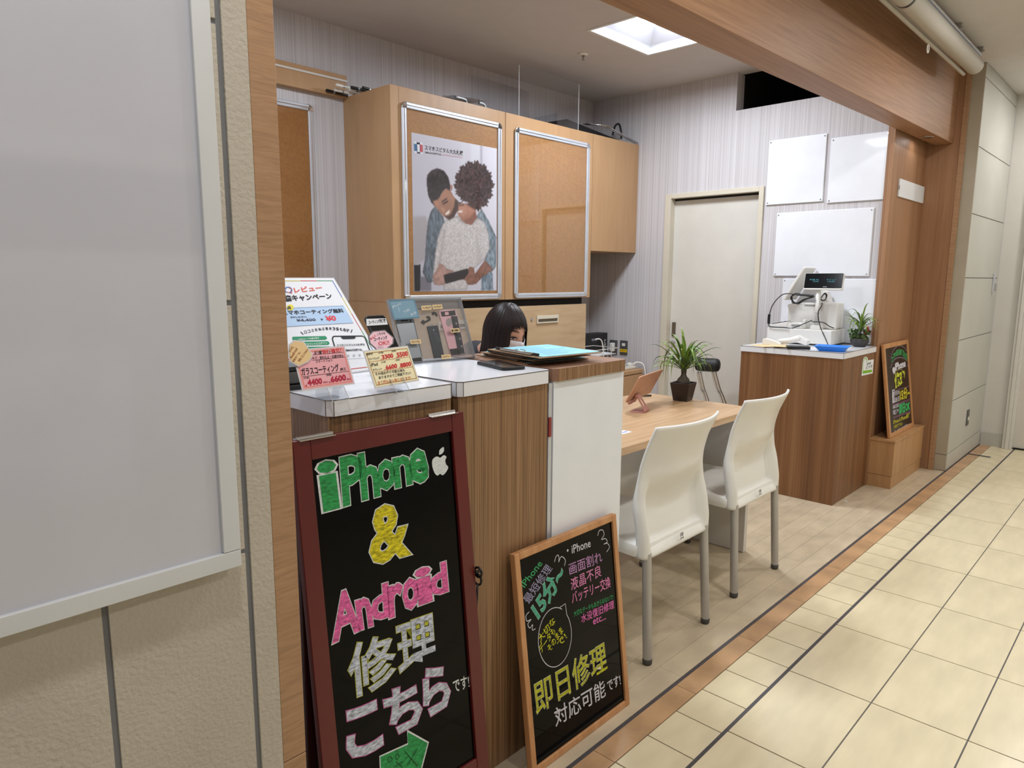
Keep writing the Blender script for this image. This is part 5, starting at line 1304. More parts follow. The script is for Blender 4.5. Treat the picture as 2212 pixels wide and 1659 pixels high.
# clip boards
def board_at(q, z, dark, lab, top=False):
    t = thing('clipboard', lab, 'clipboard', sum(q) / 4 * np.array([1, 1, 0]) + np.array([0, 0, z - .004]), 'clipboards on the reception counter')
    MB().prism(q, (0, 0, -.003)).build('board', MT['hardboard'], t, bevel=.0008)
    a, b, c_, d_ = q                       # a left back, b left front (clip side a-b), c right front, d right back
    e = lambda s, r: a + (b - a) * s + (d_ - a) * r
    MB().prism([e(.03, .07) + [0, 0, .0014], e(.97, .07) + [0, 0, .0014], e(.97, .985) + [0, 0, .0014], e(.03, .985) + [0, 0, .0014]], (0, 0, -.0012)).build('blue_form', MT['blue_paper'], t)
    if top:
        hp = Plane(e(.05, .2) + [0, 0, .0016], (d_ - a) * .7, (b - a) * .9); hp.n = np.array([0, 0, 1.0]); hp.v = -hp.v if False else hp.v
        mb = MB(); rr_ = random.Random(4)
        for i in range(16):
            s0 = .08 + i * .052; r0 = .22 + rr_.random() * .05; r1 = .55 + rr_.random() * .38
            mb.add([e(s0, r0) + [0, 0, .0018], e(s0 + .007, r0) + [0, 0, .0018], e(s0 + .007, r1) + [0, 0, .0018], e(s0, r1) + [0, 0, .0018]], [(0, 1, 2, 3)])
        for r0 in (.21, .955): mb.add([e(.06, r0) + [0, 0, .0018], e(.94, r0) + [0, 0, .0018], e(.94, r0 + .004) + [0, 0, .0018], e(.06, r0 + .004) + [0, 0, .0018]], [(0, 1, 2, 3)])
        mb.build('form_print', ink((110, 160, 186)), t)
    m = MB(); up = np.array([0, 0, 1.0])
    m.prism([e(.22, .02) + up * .001, e(.80, .02) + up * .001, e(.80, .10) + up * .001, e(.22, .10) + up * .001], up * .004)
    cl = m.build('clip', MT['clipmetal'], t, bevel=.002)
    m = MB(); m.tube([e(.20, .055) + up * .0055, e(.82, .055) + up * .0055], .0034, 10)
    m.build('clip_roll', MT['clipmetal'], cl, smooth=True)
    m = MB(); m.tube(curve([e(.40, .07) + up * .006, e(.46, .15) + up * .0075, e(.56, .15) + up * .0075, e(.62, .07) + up * .006], 4), .0014, 6)
    m.build('clip_wire', MT['chrome'], cl, smooth=True)
    for s in (.15, .87): MB().tube([e(s - .045, .055) + up * .0056, e(s + .045, .055) + up * .0056], .0038, 10).build('clip_end', MT['black'], cl, bevel=.001)
    return t
def cq4(lb, lf, z, back=(1182, 744), base=None):
    a, b = onz(lb, z), onz(lf, z)
    if base is None: return [a, b, b + (onz(back, z) - a), onz(back, z)]
    return [a, b, b + base, a + base]
q1 = cq4((1053, 754), (1166, 773), 1.1185)
bs = q1[3] - q1[0]
board_at(q1, 0, 0, 'top clipboard of the pile on the counters, with a full blue form', True)
board_at(cq4((1037, 760), (1152, 779), 1.1055, base=bs * .98 + [0, .01, 0]), 0, 0, 'middle clipboard of the pile, its clip peeking out below the top one')
board_at(cq4((1028, 766), (1138, 786), 1.0932, base=bs * .98 - [0, .006, 0]), 0, 0, 'bottom clipboard of the pile, lying on the counter tops')

# ============================================================ TABLET AND PLANT ON THE DESK
tb = lean(cq(560, 1150), cq(800, 1052), .765, tl=cq(742, 818))
u_ = tb.u * tb.w; tb = Plane(tb.o, u_, tb.v * tb.h)
tr = tb.px(cq(1070, 730)); tw = (tr - tb.o) @ tb.u; th_ = max((tr - tb.o) @ tb.v, (tb.px(cq(788, 800)) - tb.o) @ tb.v)
tt = thing('tablet', 'rose gold tablet seen from behind on the desk stand', 'tablet', tb.at(tw / 2, 0) * np.array([1, 1, 0]) + np.array([0, 0, .765]))
aL = (tb.px(cq(788, 800)) - tb.o) @ tb.u
MB().prism(rrect(tb, aL, 0, tw, th_, .012, 0), -tb.n * .007).build('body', MT['gold'], tt, bevel=.002)
MB().add(rrect(tb, aL + .006, .006, tw - .006, th_ - .006, .009, -.0074), [tuple(range(24))]).build('screen', MT['screen'], tt)
text(tt, tb, 'tablet', cq(776, 972), cq(832, 924), cq(770, 958), ink((224, 176, 146)), 0, .0004, name='mark') if False else None
poly(tt, tb, [cq(*p) for p in ((778, 970), (834, 922), (838, 930), (784, 978))], ink((226, 178, 148)), .0005, 'back_mark')
st_ = thing('tablet_stand', 'pink folding metal stand holding up the tablet on the desk', 'stand', (2.74, 1.80, DZ))
qb = [onz(cq(*p), DZ + .004) for p in ((655, 1235), (830, 1252), (897, 1216), (730, 1200))]
MB().prism(qb, (0, 0, -.0038)).build('base_plate', MT['rose'], st_, bevel=.001)
hA, hB = qb[1] * .85 + qb[2] * .15, qb[2] * .85 + qb[1] * .15
piv = tb.px(cq(757, 1030), .010); axu = (hB - hA); axu /= np.linalg.norm(axu); wd = np.linalg.norm(hB - hA)
A0, A1 = hA + [0, 0, .004], hB + [0, 0, .004]; B0, B1 = piv - axu * wd * .42, piv + axu * wd * .42
nrm = np.cross(A1 - A0, B0 - A0); nrm /= np.linalg.norm(nrm)
def quadpt(s, r): return (A0 * (1 - s) + A1 * s) * (1 - r) + (B0 * (1 - s) + B1 * s) * r
m = MB()
for (s0, s1, r0, r1) in ((0, .28, 0, 1), (.72, 1, 0, 1), (.28, .72, 0, .22), (.28, .72, .72, 1)):
    m.prism([quadpt(s0, r0), quadpt(s1, r0), quadpt(s1, r1), quadpt(s0, r1)], nrm * .004)
m.build('arm', MT['rose'], st_, bevel=.0008)
for (p, q) in ((A0, A1), (B0, B1)): MB().tube([p - (q - p) * .08, q + (q - p) * .08], .0055, 12).build('hinge', MT['rose'], st_, bevel=.001)
hb = [tb.px(cq(*p), .0025) for p in ((742, 1020), (786, 1008), (720, 1110), (650, 1135))]
MB().prism([hb[0], hb[1], hb[2], hb[3]], tb.n * .003).build('back_rest', MT['rose'], st_, bevel=.001)
lo_ = tb.px(cq(660, 1128), .004); MB().tube([lo_ - axu * .02, lo_ + axu * .02], .006, 12).build('lip', MT['rose'], st_, bevel=.001)
sl = onz((1353, 932), DZ + .001)
t = thing('paper_slip', 'small white printed slip on the desk beside the white counter', 'paper', (sl[0], sl[1], DZ))
bx(sl[0] - .05, sl[1] - .02, DZ + .0003, sl[0] + .012, sl[1] + .022, DZ + .0012).build('sheet', MT['paper'], t)
bx(sl[0] - .03, sl[1] - .006, DZ + .0012, sl[0] + .004, sl[1] + .002, DZ + .0014).build('blue_print', ink((120, 130, 190)), t)
cb_ = onz(cq(870, 1040), DZ + .003)
t = thing('pen', 'dark pen lying on the desk behind the tablet', 'pen', (cb_[0], cb_[1], DZ))
MB().tube([cb_ + [-.05, .035, .003], cb_ + [.02, -.015, .003]], .005, 8).build('barrel', MT['rubber'], t, smooth=True)

def leafmesh(L, wd, droop, seed):
    r = random.Random(seed); n = 8; rows = []
    for i in range(n + 1):
        s = i / n; a = droop * s * s
        x = L * (s - .35 * a * s * .5); z = L * (.75 * s - .55 * a * s)
        ww = wd * (math.sin(math.pi * min(1, .12 + s * .92)) ** .7) * (1 - .3 * s)
        if i == n: ww = .0004
        rows.append([(x * .8, -ww, z + ww * .5), (x * .8, 0, z), (x * .8, ww, z + ww * .5)])
    mb = MB(); mb.grid(rows)
    me = bpy.data.meshes.new('leaf'); me.from_pydata(mb.v, [], mb.f); me.polygons.foreach_set('use_smooth', [True] * len(me.polygons)); return me
FARP = None
def leaves(t, c, n, Ls, wd, m, droops, seed, zr_=(0, .03), mlit=None):
    r = random.Random(seed); ms = []
    for k, d_ in enumerate(droops):
        me = leafmesh(1.0, wd, d_, seed + k); me.materials.append(m); ms.append(me)
        if mlit:
            me2 = me.copy(); me2.materials.clear(); me2.materials.append(mlit); ms.append(me2)
    for i in range(n):
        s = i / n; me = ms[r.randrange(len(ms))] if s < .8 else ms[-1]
        L = r.uniform(*Ls)
        kx = 1.0 if (t is not FARP or math.cos(i * 2.39996) < .2) else .55
        L *= kx
        inst(me, 'leaf', t, (r.uniform(-.006, .006), r.uniform(-.006, .006), c + r.uniform(*zr_)), (0, -r.uniform(-.55, .15) - .75 * s, i * 2.39996 + r.uniform(-.3, .3)), (L, L, L))
pc_ = np.array([3.128, 1.792, DZ])
pp_ = thing('potted_plant', 'spiky green potted plant in a dark square pot on the desk corner', 'plant', pc_)
a_ = math.radians(8)
def sq(r, z, rot=a_): return [(pc_[0] + r * math.cos(rot + math.pi / 4 + k * math.pi / 2), pc_[1] + r * math.sin(rot + math.pi / 4 + k * math.pi / 2), z) for k in range(4)]
m = MB(); z0, z1 = DZ + .0005, DZ + .093
m.add(sq(.052, z0) + sq(.073, z1) + sq(.066, z1) + sq(.064, z1 - .012), [(3, 2, 1, 0)] + [(i, (i + 1) % 4, 4 + (i + 1) % 4, 4 + i) for i in range(4)] + [(4 + i, 4 + (i + 1) % 4, 8 + (i + 1) % 4, 8 + i) for i in range(4)] + [(8 + i, 8 + (i + 1) % 4, 12 + (i + 1) % 4, 12 + i) for i in range(4)])
m.build('pot', MT['pot'], pp_, bevel=.002)
m = MB(); m.add(sq(.0645, z1 - .011), [(0, 1, 2, 3)]); rs = random.Random(2)
for i in range(45):
    a, r = rs.random() * 6.28, .042 * math.sqrt(rs.random()); m.ball((pc_[0] + r * math.cos(a), pc_[1] + r * math.sin(a), z1 - .008), .005 + rs.random() * .003, 6, 4)
o = m.build('gravel', MT['soil'], pp_, smooth=True); o['kind'] = 'stuff'
MB().lathe([(.0, -.01), (.030, -.008), (.034, .006), (.028, .022), (.016, .034), (.0125, .046), (.014, .062), (.012, .085), (.0, .088)], (pc_[0], pc_[1], z1 - .004), 16).build('trunk', MT['bark'], pp_, smooth=True)
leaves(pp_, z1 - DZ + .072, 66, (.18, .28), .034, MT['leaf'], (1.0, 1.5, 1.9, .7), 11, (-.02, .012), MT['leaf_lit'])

# ============================================================ ON THE REGISTER COUNTER
zc2 = rz
A = lambda p, x: onx(cr(*p), x)
cg = thing('cash_register', 'white cash register with dark customer display on its white drawer', 'cash register', (4.66, 1.78, rz))
dx0 = 4.545
m = MB(); y_r, y_m, y_l = 1.580, 1.845, 2.004
bx(dx0, y_r, rz + .010, FW - .03, y_m, rz + .100).build('cash_drawer', MT['pos'], cg, bevel=.004)
bx(dx0 + .02, y_m + .002, rz + .010, FW - .03, y_l, rz + .098).build('drawer_extension', MT['pos'], cg, bevel=.004)
bx(dx0 + .008, y_r + .006, rz + .0005, FW - .04, y_l - .006, rz + .0098).build('drawer_base', MT['black'], cg)
zt3 = rz + .1005
bA, bB = A((590, 830), 4.67), A((1010, 850), 4.67)
yl, yr = bA[1], 1.665
m = MB(); x0, x1 = 4.665, FW - .035
m.prism([(x0, yl, zt3), (x0, yr, zt3), (x0, yr, zt3 + .150), (x0, yr + .012, zt3 + .166), (x0, yl - .03, zt3 + .166), (x0, yl, zt3 + .144)], (x1 - x0, 0, 0))
m.build('printer_body', MT['pos'], cg, bevel=.006)
bx(x0 - .012, yr - .075, zt3, x1, yr + .030, zt3 + .172).build('receipt_unit', MT['pos'], cg, bevel=.016, seg=4)
for i in range(10): pass
m = MB()
for i in range(12): m.box(x0 - .0015, yr + .07 + i * .006, zt3 + .144, x0 + .001, yr + .0725 + i * .006, zt3 + .154)
m.build('vent_slots', MT['plate'], cg)
MB().tube([(x0 - .004, yl - .01, zt3 + .141), (x0 + .03, yl - .01, zt3 + .141)], .014, 14).build('hinge_knob', MT['pos'], cg, bevel=.002)
# tilted touch screen, seen from its back edge
S0, S1 = A((562, 530), 4.60), A((805, 152), 4.60)
dS = S1 - S0; dS /= np.linalg.norm(dS); nS = np.cross(np.array([1., 0, 0]), dS)
if nS[2] < 0: nS = -nS
m = MB(); m.prism([S0, S1, S1 + nS * .020, S0 + nS * .020], (.19, 0, 0)); m.build('touch_screen', MT['pos'], cg, bevel=.006)
m = MB(); f = lambda p: p + nS * .021
m.add([f(S0 + dS * .012) + [.012, 0, 0], f(S1 - dS * .012) + [.012, 0, 0], f(S1 - dS * .012) + [.178, 0, 0], f(S0 + dS * .012) + [.178, 0, 0]], [(0, 1, 2, 3)]); m.build('screen_glass', MT['screen'], cg)
N0, N1 = (S0 + S1) / 2 + [.05, -.005, 0], (S0 + S1) / 2 + [.14, -.005, 0]
m = MB(); q = zt3 + .166
m.hexa([(4.70, 1.665, q), (4.79, 1.665, q), (4.79, 1.745, q), (4.70, 1.745, q), (4.71, 1.69, q + .075), (4.78, 1.69, q + .075), (4.78, 1.735, q + .090), (4.71, 1.735, q + .090)])
m.build('screen_neck', MT['pos'], cg, bevel=.004)
# customer display on its pole
pb = A((930, 850), 4.60); pyb = pb[1]
m = MB(); m.prism([(4.575, pyb - .032, zt3), (4.575, pyb + .034, zt3), (4.575, pyb + .028, zt3 + .026), (4.575, pyb - .028, zt3 + .026)], (.055, 0, 0)); m.build('display_foot', MT['pos'], cg, bevel=.003)
pt_ = A((950, 410), 4.60)
MB().tube([(4.600, pyb, zt3 + .02), (4.602, pt_[1], pt_[2] + .01)], [.015, .0145], 18).build('display_pole', MT['pos'], cg, smooth=True)
MB().tube([(4.600, pyb, zt3 + .104), (4.600, pyb, zt3 + .106)], .0165, 18).build('pole_collar', MT['handset'], cg)
xd = 4.585
cn = [A(p, xd) for p in ((800, 405), (1240, 410), (1235, 210), (778, 214))]
ctr = sum(cn) / 4
uD = (cn[1] - cn[0] + cn[2] - cn[3]) / 2; vD = (cn[3] - cn[0] + cn[2] - cn[1]) / 2
wD, hD = np.linalg.norm(uD), np.linalg.norm(vD); uD /= wD; vD = np.array([.22, 0, 1]); vD /= np.linalg.norm(vD)
pd_ = Plane(ctr - uD * wD / 2 - vD * hD / 2, uD * wD, vD * hD)
MB().prism(rrect(pd_, 0, 0, wD, hD, .008, 0), -pd_.n * .024).build('display_housing', MT['pos'], cg, bevel=.003)
ds = MB().add(rrect(pd_, .003, .010, wD - .002, hD - .002, .006, .0006), [tuple(range(24))]).build('customer_display', MT['screen'], cg)
for (a, b, c_, s) in (((852, 296), (958, 298), (850, 280), '釣銭 ¥0'), ((888, 318), (956, 320), (886, 302), '2,530'), ((1048, 294), (1160, 296), (1046, 280), 'ポイント'), ((1062, 318), (1146, 320), (1060, 302), '15:07')):
    text(cg, pd_, s, cr(*a), cr(*b), cr(*c_), MT['teal_seg'], 0, .0012, name='digits')
poly(cg, pd_, [cr(1002, 376), cr(1050, 377), cr(1050, 369), cr(1002, 368)], ink((150, 152, 156)), .0012, 'maker_mark')
# cables
def cable(pts, x, r=.0032, m='black', name='cable', par=None):
    P = [np.array(A(p, x_)) if not isinstance(x, (int, float)) else A(p, x) for p, x_ in zip(pts, x if not isinstance(x, (int, float)) else [x] * len(pts))]
    return MB().tube(curve(P, 5), r, 7).build(name, MT[m], par or cg, smooth=True)
cable([(890, 480), (800, 470), (700, 462), (610, 452), (540, 462), (470, 520), (420, 590), (395, 660), (385, 700)], 4.57)
cable([(385, 690), (380, 740), (378, 800)], 4.57, .009)
cable([(378, 800), (385, 826), (450, 838), (560, 842), (640, 852), (720, 826), (800, 792), (880, 760)], [4.562, 4.557, 4.556, 4.556, 4.556, 4.558, 4.575, 4.58])
for k in range(5):
    r0 = random.Random(k); j = lambda s: r0.uniform(-s, s)
    cable([(900, 480 + j(12)), (820, 470 + j(10)), (720, 462 + j(14)), (660, 470 + j(12)), (642 + j(12), 510 + j(10)), (670 + j(14), 555 + j(10)), (730, 560 + j(16)), (790, 525 + j(12)), (850, 496 + j(8)), (905, 490 + j(8))], 4.575, .0028)
for k in range(3):
    r0 = random.Random(k + 9); j = lambda s: r0.uniform(-s, s)
    cable([(985, 500), (1005, 470 + j(14)), (1030 + j(8), 450 + j(8)), (1046 + j(8), 480 + j(8)), (1030, 520 + j(8)), (995, 530 + j(8)), (980, 510)], 4.59, .0028)
cable([(995, 560), (985, 600), (955, 650), (950, 720), (962, 790), (985, 860), (1010, 920), (1040, 985), (1065, 1045)], [4.60, 4.58, 4.572, 4.57, 4.57, 4.552, 4.54, 4.52, 4.50])
cable([(880, 775), (960, 778), (1020, 790), (1080, 830), (1130, 850)], [4.575, 4.575, 4.575, 4.58, 4.60])
# goods lying round the register
def P3(p, z): return onz(cr(*p), z)
t = thing('card_terminal', 'white keypad card terminal at the left end of the register drawer', 'terminal', (4.60, 1.95, zt3 - .002))
zz0 = rz + .0985
m = MB(); q = A((335, 822), 4.60), A((585, 832), 4.60)
m.prism([(4.565, 1.990, zz0), (4.565, 1.872, zz0), (4.565, 1.872, zz0 + .044), (4.565, 1.990, zz0 + .018)], (.085, 0, 0)); m.build('case', MT['pos'], t, bevel=.004)
m = MB()
for i in range(4):
    for k in range(3): m.box(4.578 + k * .022, 1.965 - i * .018, zz0 + .0225 + i * .0042, 4.593 + k * .022, 1.977 - i * .018, zz0 + .0275 + i * .0042)
m.build('keys', MT['plate'], t); bx(4.578, 1.876, zz0 + .042, 4.636, 1.896, zz0 + .046).build('display', MT['screen'], t)
def scanner(base, dirv, label, z, dark=False, s=1.0):
    t = thing('barcode_scanner', label, 'scanner', (base[0], base[1], z))
    d_ = np.array([dirv[0], dirv[1], 0.0]); d_ /= np.linalg.norm(d_); sd = np.array([-d_[1], d_[0], 0]); b = np.array([base[0], base[1], z + .001])
    pts = [b + [0, 0, .016 * s], b + d_ * .03 * s + [0, 0, .020 * s], b + d_ * .075 * s + [0, 0, .027 * s], b + d_ * .105 * s + [0, 0, .036 * s], b + d_ * .13 * s + [0, 0, .040 * s]]
    MB().tube(pts, [.010 * s, .015 * s, .015 * s, .018 * s, .022 * s], 14).build('grip', MT['pos'], t, smooth=True)
    h0 = b + d_ * .125 * s + [0, 0, .044 * s]; 
    m = MB(); h1 = b + d_ * .165 * s + [0, 0, .020 * s]
    m.hexa([h1 - sd * .030 * s - [0, 0, .012 * s], h1 + sd * .030 * s - [0, 0, .012 * s], h1 + sd * .030 * s + [0, 0, .012 * s] + d_ * .006, h1 - sd * .030 * s + [0, 0, .012 * s] + d_ * .006, h0 - sd * .016 * s - [0, 0, .024 * s] - d_ * .02, h0 + sd * .016 * s - [0, 0, .024 * s] - d_ * .02, h0 + sd * .016 * s + [0, 0, .014 * s], h0 - sd * .016 * s + [0, 0, .014 * s]])
    m.build('scan_head', MT['pos'], t, bevel=.006)
    MB().tube([pts[0] - d_ * .03, pts[0] + d_ * .004], [.005, .0095], 10).build('cord_boot', MT['black'], t, smooth=True)
    MB().tube(curve([pts[0] - d_ * .03, pts[0] - d_ * .06 - [0, 0, .008], pts[0] - d_ * .08 + sd * .03 - [0, 0, .0125]], 5), .003, 6).build('cord', MT['black'], t, smooth=True)
    return t
b0 = P3((335, 985), rz + .03)
scanner((4.415, 1.875), (.10, -1), 'white handheld scanner lying on the counter before the drawer', rz, s=1.2)
t = thing('card_reader', 'white rounded card reader on top of the register drawer', 'card reader', (4.60, 1.80, zt3))
m = MB(); yA = A((560, 820), 4.585)[1]; yB = A((785, 820), 4.585)[1]
m.prism([(4.572, yA, zt3), (4.572, yB, zt3), (4.572, yB, zt3 + .022), (4.572, yB + (yA - yB) * .25, zt3 + .040), (4.572, yB + (yA - yB) * .6, zt3 + .036), (4.572, yA, zt3 + .008)], (.07, 0, 0))
m.build('case', MT['pos'], t, bevel=.005); bx(4.5705, yB + .022, zt3 + .014, 4.5725, yB + (yA - yB) * .6, zt3 + .026).build('slot_plate', MT['handset'], t)
bx(4.585, yB - .006, zt3, 4.625, yB + .012, zt3 + .058).build('upright', MT['pos'], t, bevel=.004)
t = thing('stapler', 'cream handled stapler before the scanner on the register counter', 'stapler', (4.37, 1.87, rz))
m = MB(); m.prism([(4.350, 1.935, rz + .001), (4.350, 1.81, rz + .001), (4.350, 1.81, rz + .010), (4.350, 1.85, rz + .030), (4.350, 1.92, rz + .044), (4.350, 1.938, rz + .036)], (.030, 0, 0)); m.build('handle', MT['white_plastic'], t, bevel=.004)
bx(4.352, 1.812, rz + .0105, 4.378, 1.85, rz + .016).build('base', MT['chrome'], t)
t = thing('envelope_pile', 'manila envelopes spread on the left of the register counter', 'envelopes', (4.28, 1.88, rz))
for i, (qs, dz_) in enumerate((([(165, 1045), (330, 1068), (470, 1052), (330, 1028)], .002), ([(300, 1066), (470, 1062), (610, 1046), (440, 1030)], .005), ([(420, 1062), (590, 1068), (610, 1040), (470, 1040)], .010))):
    MB().prism([P3(p, rz + dz_) for p in qs], (0, 0, -.0014)).build('envelope', MT['manila'], t)
q = [P3(p, rz + .018) for p in ((592, 1060), (862, 1068), (850, 1052), (640, 1040))]
t = thing('black_case', 'flat black case lying between the envelopes and blue tray', 'case', sum(q) / 4 * np.array([1, 1, 0]) + [0, 0, rz])
u_ = (q[1] - q[0]); vv = (q[3] - q[0]); vv = vv - u_ * (vv @ u_) / (u_ @ u_); vv = vv / np.linalg.norm(vv) * .09
MB().prism([q[0], q[0] + u_, q[0] + u_ + vv, q[0] + vv], (0, 0, -.0175)).build('case_body', MT['black'], t, bevel=.004)
# blue coin tray
q = [P3(p, rz + .030) for p in ((940, 1072), (1180, 1098), (1330, 1072), (1070, 1052))]
c_ = sum(q) / 4
t = thing('coin_tray', 'bright blue plastic money tray on the register counter corner', 'tray', c_ * np.array([1, 1, 0]) + [0, 0, rz])
u_ = q[1] - q[0] + q[2] - q[3]; vv = q[3] - q[0] + q[2] - q[1]; u_ /= np.linalg.norm(u_); vv = np.cross([0, 0, 1], u_); cc_ = np.array([4.288, 1.478, 0])
u_ = np.array([.18, -1, 0]); u_ /= np.linalg.norm(u_); vv = np.cross([0, 0, 1], u_)
def tr_(hx_, hy_, z): return [cc_ + u_ * a * hx_ + vv * b * hy_ + [0, 0, z] for a, b in ((-1, -1), (1, -1), (1, 1), (-1, 1))]
ls = [tr_(.066, .046, rz + .001), tr_(.088, .064, rz + .027), tr_(.094, .070, rz + .028), tr_(.094, .070, rz + .031), tr_(.085, .061, rz + .031), tr_(.064, .044, rz + .005)]
m = MB(); m.grid(ls, True); m.add(ls[0], [(3, 2, 1, 0)]); m.add(ls[-1], [(0, 1, 2, 3)]); m.build('tray_shell', MT['tray'], t, bevel=.002)
# bonsai bowl
pc2 = P3((1430, 1055), rz); pc2 = np.array([4.685, 1.452, rz])
bp = thing('potted_plant', 'striped-leaf plant with red leaves in a dark bowl beside the register', 'plant', pc2)
m = MB(); prof = [(.036, .0), (.058, .030), (.056, .052), (.046, .052), (.044, .044)]
m.lathe(prof, (pc2[0], pc2[1], rz + .0005), 7); m.build('bowl', MT['stone_pot'], bp, bevel=.003)
m = MB(); rs = random.Random(5)
for i in range(26):
    a, r = rs.random() * 6.28, .045 * math.sqrt(rs.random()); m.ball((pc2[0] + r * math.cos(a), pc2[1] + r * math.sin(a), rz + .050 + rs.random() * .022), .013, 6, 4)
o = m.build('moss', MT['moss'], bp); o['kind'] = 'stuff'
MB().tube(curve([pc2 + [0, 0, .04], pc2 + [-.004, 0, .075], pc2 + [.0, 0, .105]], 4), [.007] * 8 + [.006], 8).build('trunk', MT['bark'], bp, smooth=True) if False else MB().tube([pc2 + [0, 0, .04], pc2 + [-.004, 0, .075], pc2 + [0, 0, .11]], .0065, 8).build('trunk', MT['bark'], bp, smooth=True)
FARP = bp
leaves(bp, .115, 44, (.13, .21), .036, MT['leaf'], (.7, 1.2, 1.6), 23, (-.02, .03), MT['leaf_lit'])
def small(n, c0, rad, m, L, seed):
    r = random.Random(seed); me = leafmesh(1.0, .24, .6, seed); me.materials.append(m)
    for i in range(n):
        a = r.random() * 6.28; rr2 = rad * math.sqrt(r.random())
        inst(me, 'small_leaf', bp, (c0[0] + rr2 * math.cos(a), c0[1] + rr2 * math.sin(a), c0[2] + r.uniform(-.02, .025)), (r.uniform(-.5, .5), r.uniform(-.6, .4), r.random() * 6.28), (L, L, L))
small(26, (-.01, .038, .07), .028, MT['leaf'], .036, 3)
small(16, (-.012, -.03, .075), .024, MT['moss'], .036, 6)
small(10, (-.008, -.048, .082), .020, MT['leaf_red'], .040, 8)

# ============================================================ CORNER BEHIND THE COUNTER
t = thing('file_box', 'black file case with white lettering standing in the corner', 'file box', (4.62, 3.44, zc))
pbx = onx((1313, 722), 4.72)
bx(4.40, 3.44, zc + .001, 4.74, 3.54, zc + .272).build('case', MT['black'], t, bevel=.006)
fb = Plane((4.40, 3.4395, zc), (.34, 0, 0), (0, 0, .27)); fb.n = np.array([0, -1.0, 0])
for (a, b, w_, h_, mm) in ((.12, .215, .075, .018, (120, 124, 130)), (.13, .196, .055, .004, (70, 72, 76))):
    MB().add([fb.at(a, b, .0006), fb.at(a + w_, b, .0006), fb.at(a + w_, b + h_, .0006), fb.at(a, b + h_, .0006)], [(0, 1, 2, 3)]).build('label_print', ink(mm), t)
gp = Plane((4.40, 3.4395, zc), (.34, 0, 0), (0, 0, .27))
v_, f_ = glyphs('Smart', .01); hi = v_.max(0); mb = MB()
mb.add([fb.at(.292 - q[1] / hi[1] * .030 + .02, .10 + q[0] / hi[0] * .12, .0008) for q in v_], f_); mb.build('lettering', ink((190, 192, 196)), t)
t = thing('wire_tray', 'white wire letter tray stack beside the drawer cabinet', 'tray', (4.34, 3.28, zc))
for k, z in enumerate((zc + .03, zc + .135)):
    m = MB(); x0_, x1_, y0_, y1_ = 4.225, 4.50, 3.18, 3.40
    for zz, g_ in ((z, 0), (z + .045, .012)): m.tube([(x0_ - g_, y0_ - g_, zz), (x1_ + g_, y0_ - g_, zz), (x1_ + g_, y1_ + g_, zz), (x0_ - g_, y1_ + g_, zz), (x0_ - g_, y0_ - g_, zz)], .003, 6)
    m.build('tray_rim', MT['white_plastic'], t, smooth=True)
    m = MB()
    for i in range(14): x = x0_ + (x1_ - x0_) * i / 13; m.tube([(x, y0_, z), (x, y1_, z)], .0012, 4)
    for i in range(10): y = y0_ + (y1_ - y0_) * i / 9; m.tube([(x0_, y, z), (x1_, y, z)], .0012, 4)
    m.build('tray_mesh', MT['handset'], t)
    bx(x0_ + .02, y0_ + .015, z + .002, x1_ - .02, y1_ - .02, z + .006).build('papers', MT['paper'], t)
m = MB()
for y in (3.19, 3.39): m.tube(curve([(4.29, y, zc + .003), (4.29, y, zc + .20), (4.30, y, zc + .245), (4.33, y, zc + .262)] if y > 3.3 else [(4.36, y, zc + .003), (4.345, y, zc + .15), (4.325, y, zc + .235), (4.29, y, zc + .262), (4.24, y, zc + .262)], 5), .0045, 8)
m.build('side_post', MT['white_plastic'], t, smooth=True)
t = thing('power_strip', 'white power strip with cords on the low corner cabinet', 'power strip', (4.66, 3.16, zc))
bx(4.50, 3.14, zc + .001, 4.72, 3.185, zc + .022).build('strip_body', MT['white_plastic'], t, bevel=.004)
bx(4.66, 3.145, zc + .0225, 4.70, 3.18, zc + .045).build('adapter', MT['white_plastic'], t, bevel=.005)
m = MB(); m.tube(curve([(4.70, 3.16, zc + .03), (4.74, 3.14, zc + .05), (4.775, 3.10, zc + .02), (4.785, 3.085, zc - .12), (4.785, 3.08, zc - .32), (4.785, 3.08, .02)], 6), .006, 8)
m.tube(curve([(4.55, 3.15, zc + .02), (4.60, 3.12, zc + .06), (4.70, 3.115, zc + .012), (4.72, 3.13, zc + .006)], 6), .003, 6)
m.build('cord', MT['white_plastic'], t, smooth=True)

# ============================================================ FLOOR BITS
t = thing('floor_tape', 'dark strip of tape on the floor at the foot of the far column', 'tape', (6.23, 1.0, 0))
MB().prism([(6.225, .935, .0026), (6.250, .935, .0026), (6.257, 1.083, .0026), (6.232, 1.083, .0026)], (0, 0, .0006)).build('strip', MT['tape'], t)
t = thing('paper_scrap', 'tiny white paper scrap on the floor before the register counter', 'paper', (4.354, 1.352, 0))
MB().prism([(4.345, 1.340, .0006), (4.362, 1.348, .0006), (4.358, 1.364, .0006), (4.342, 1.358, .0006)], (0, 0, .0015)).build('scrap', MT['paper'], t)

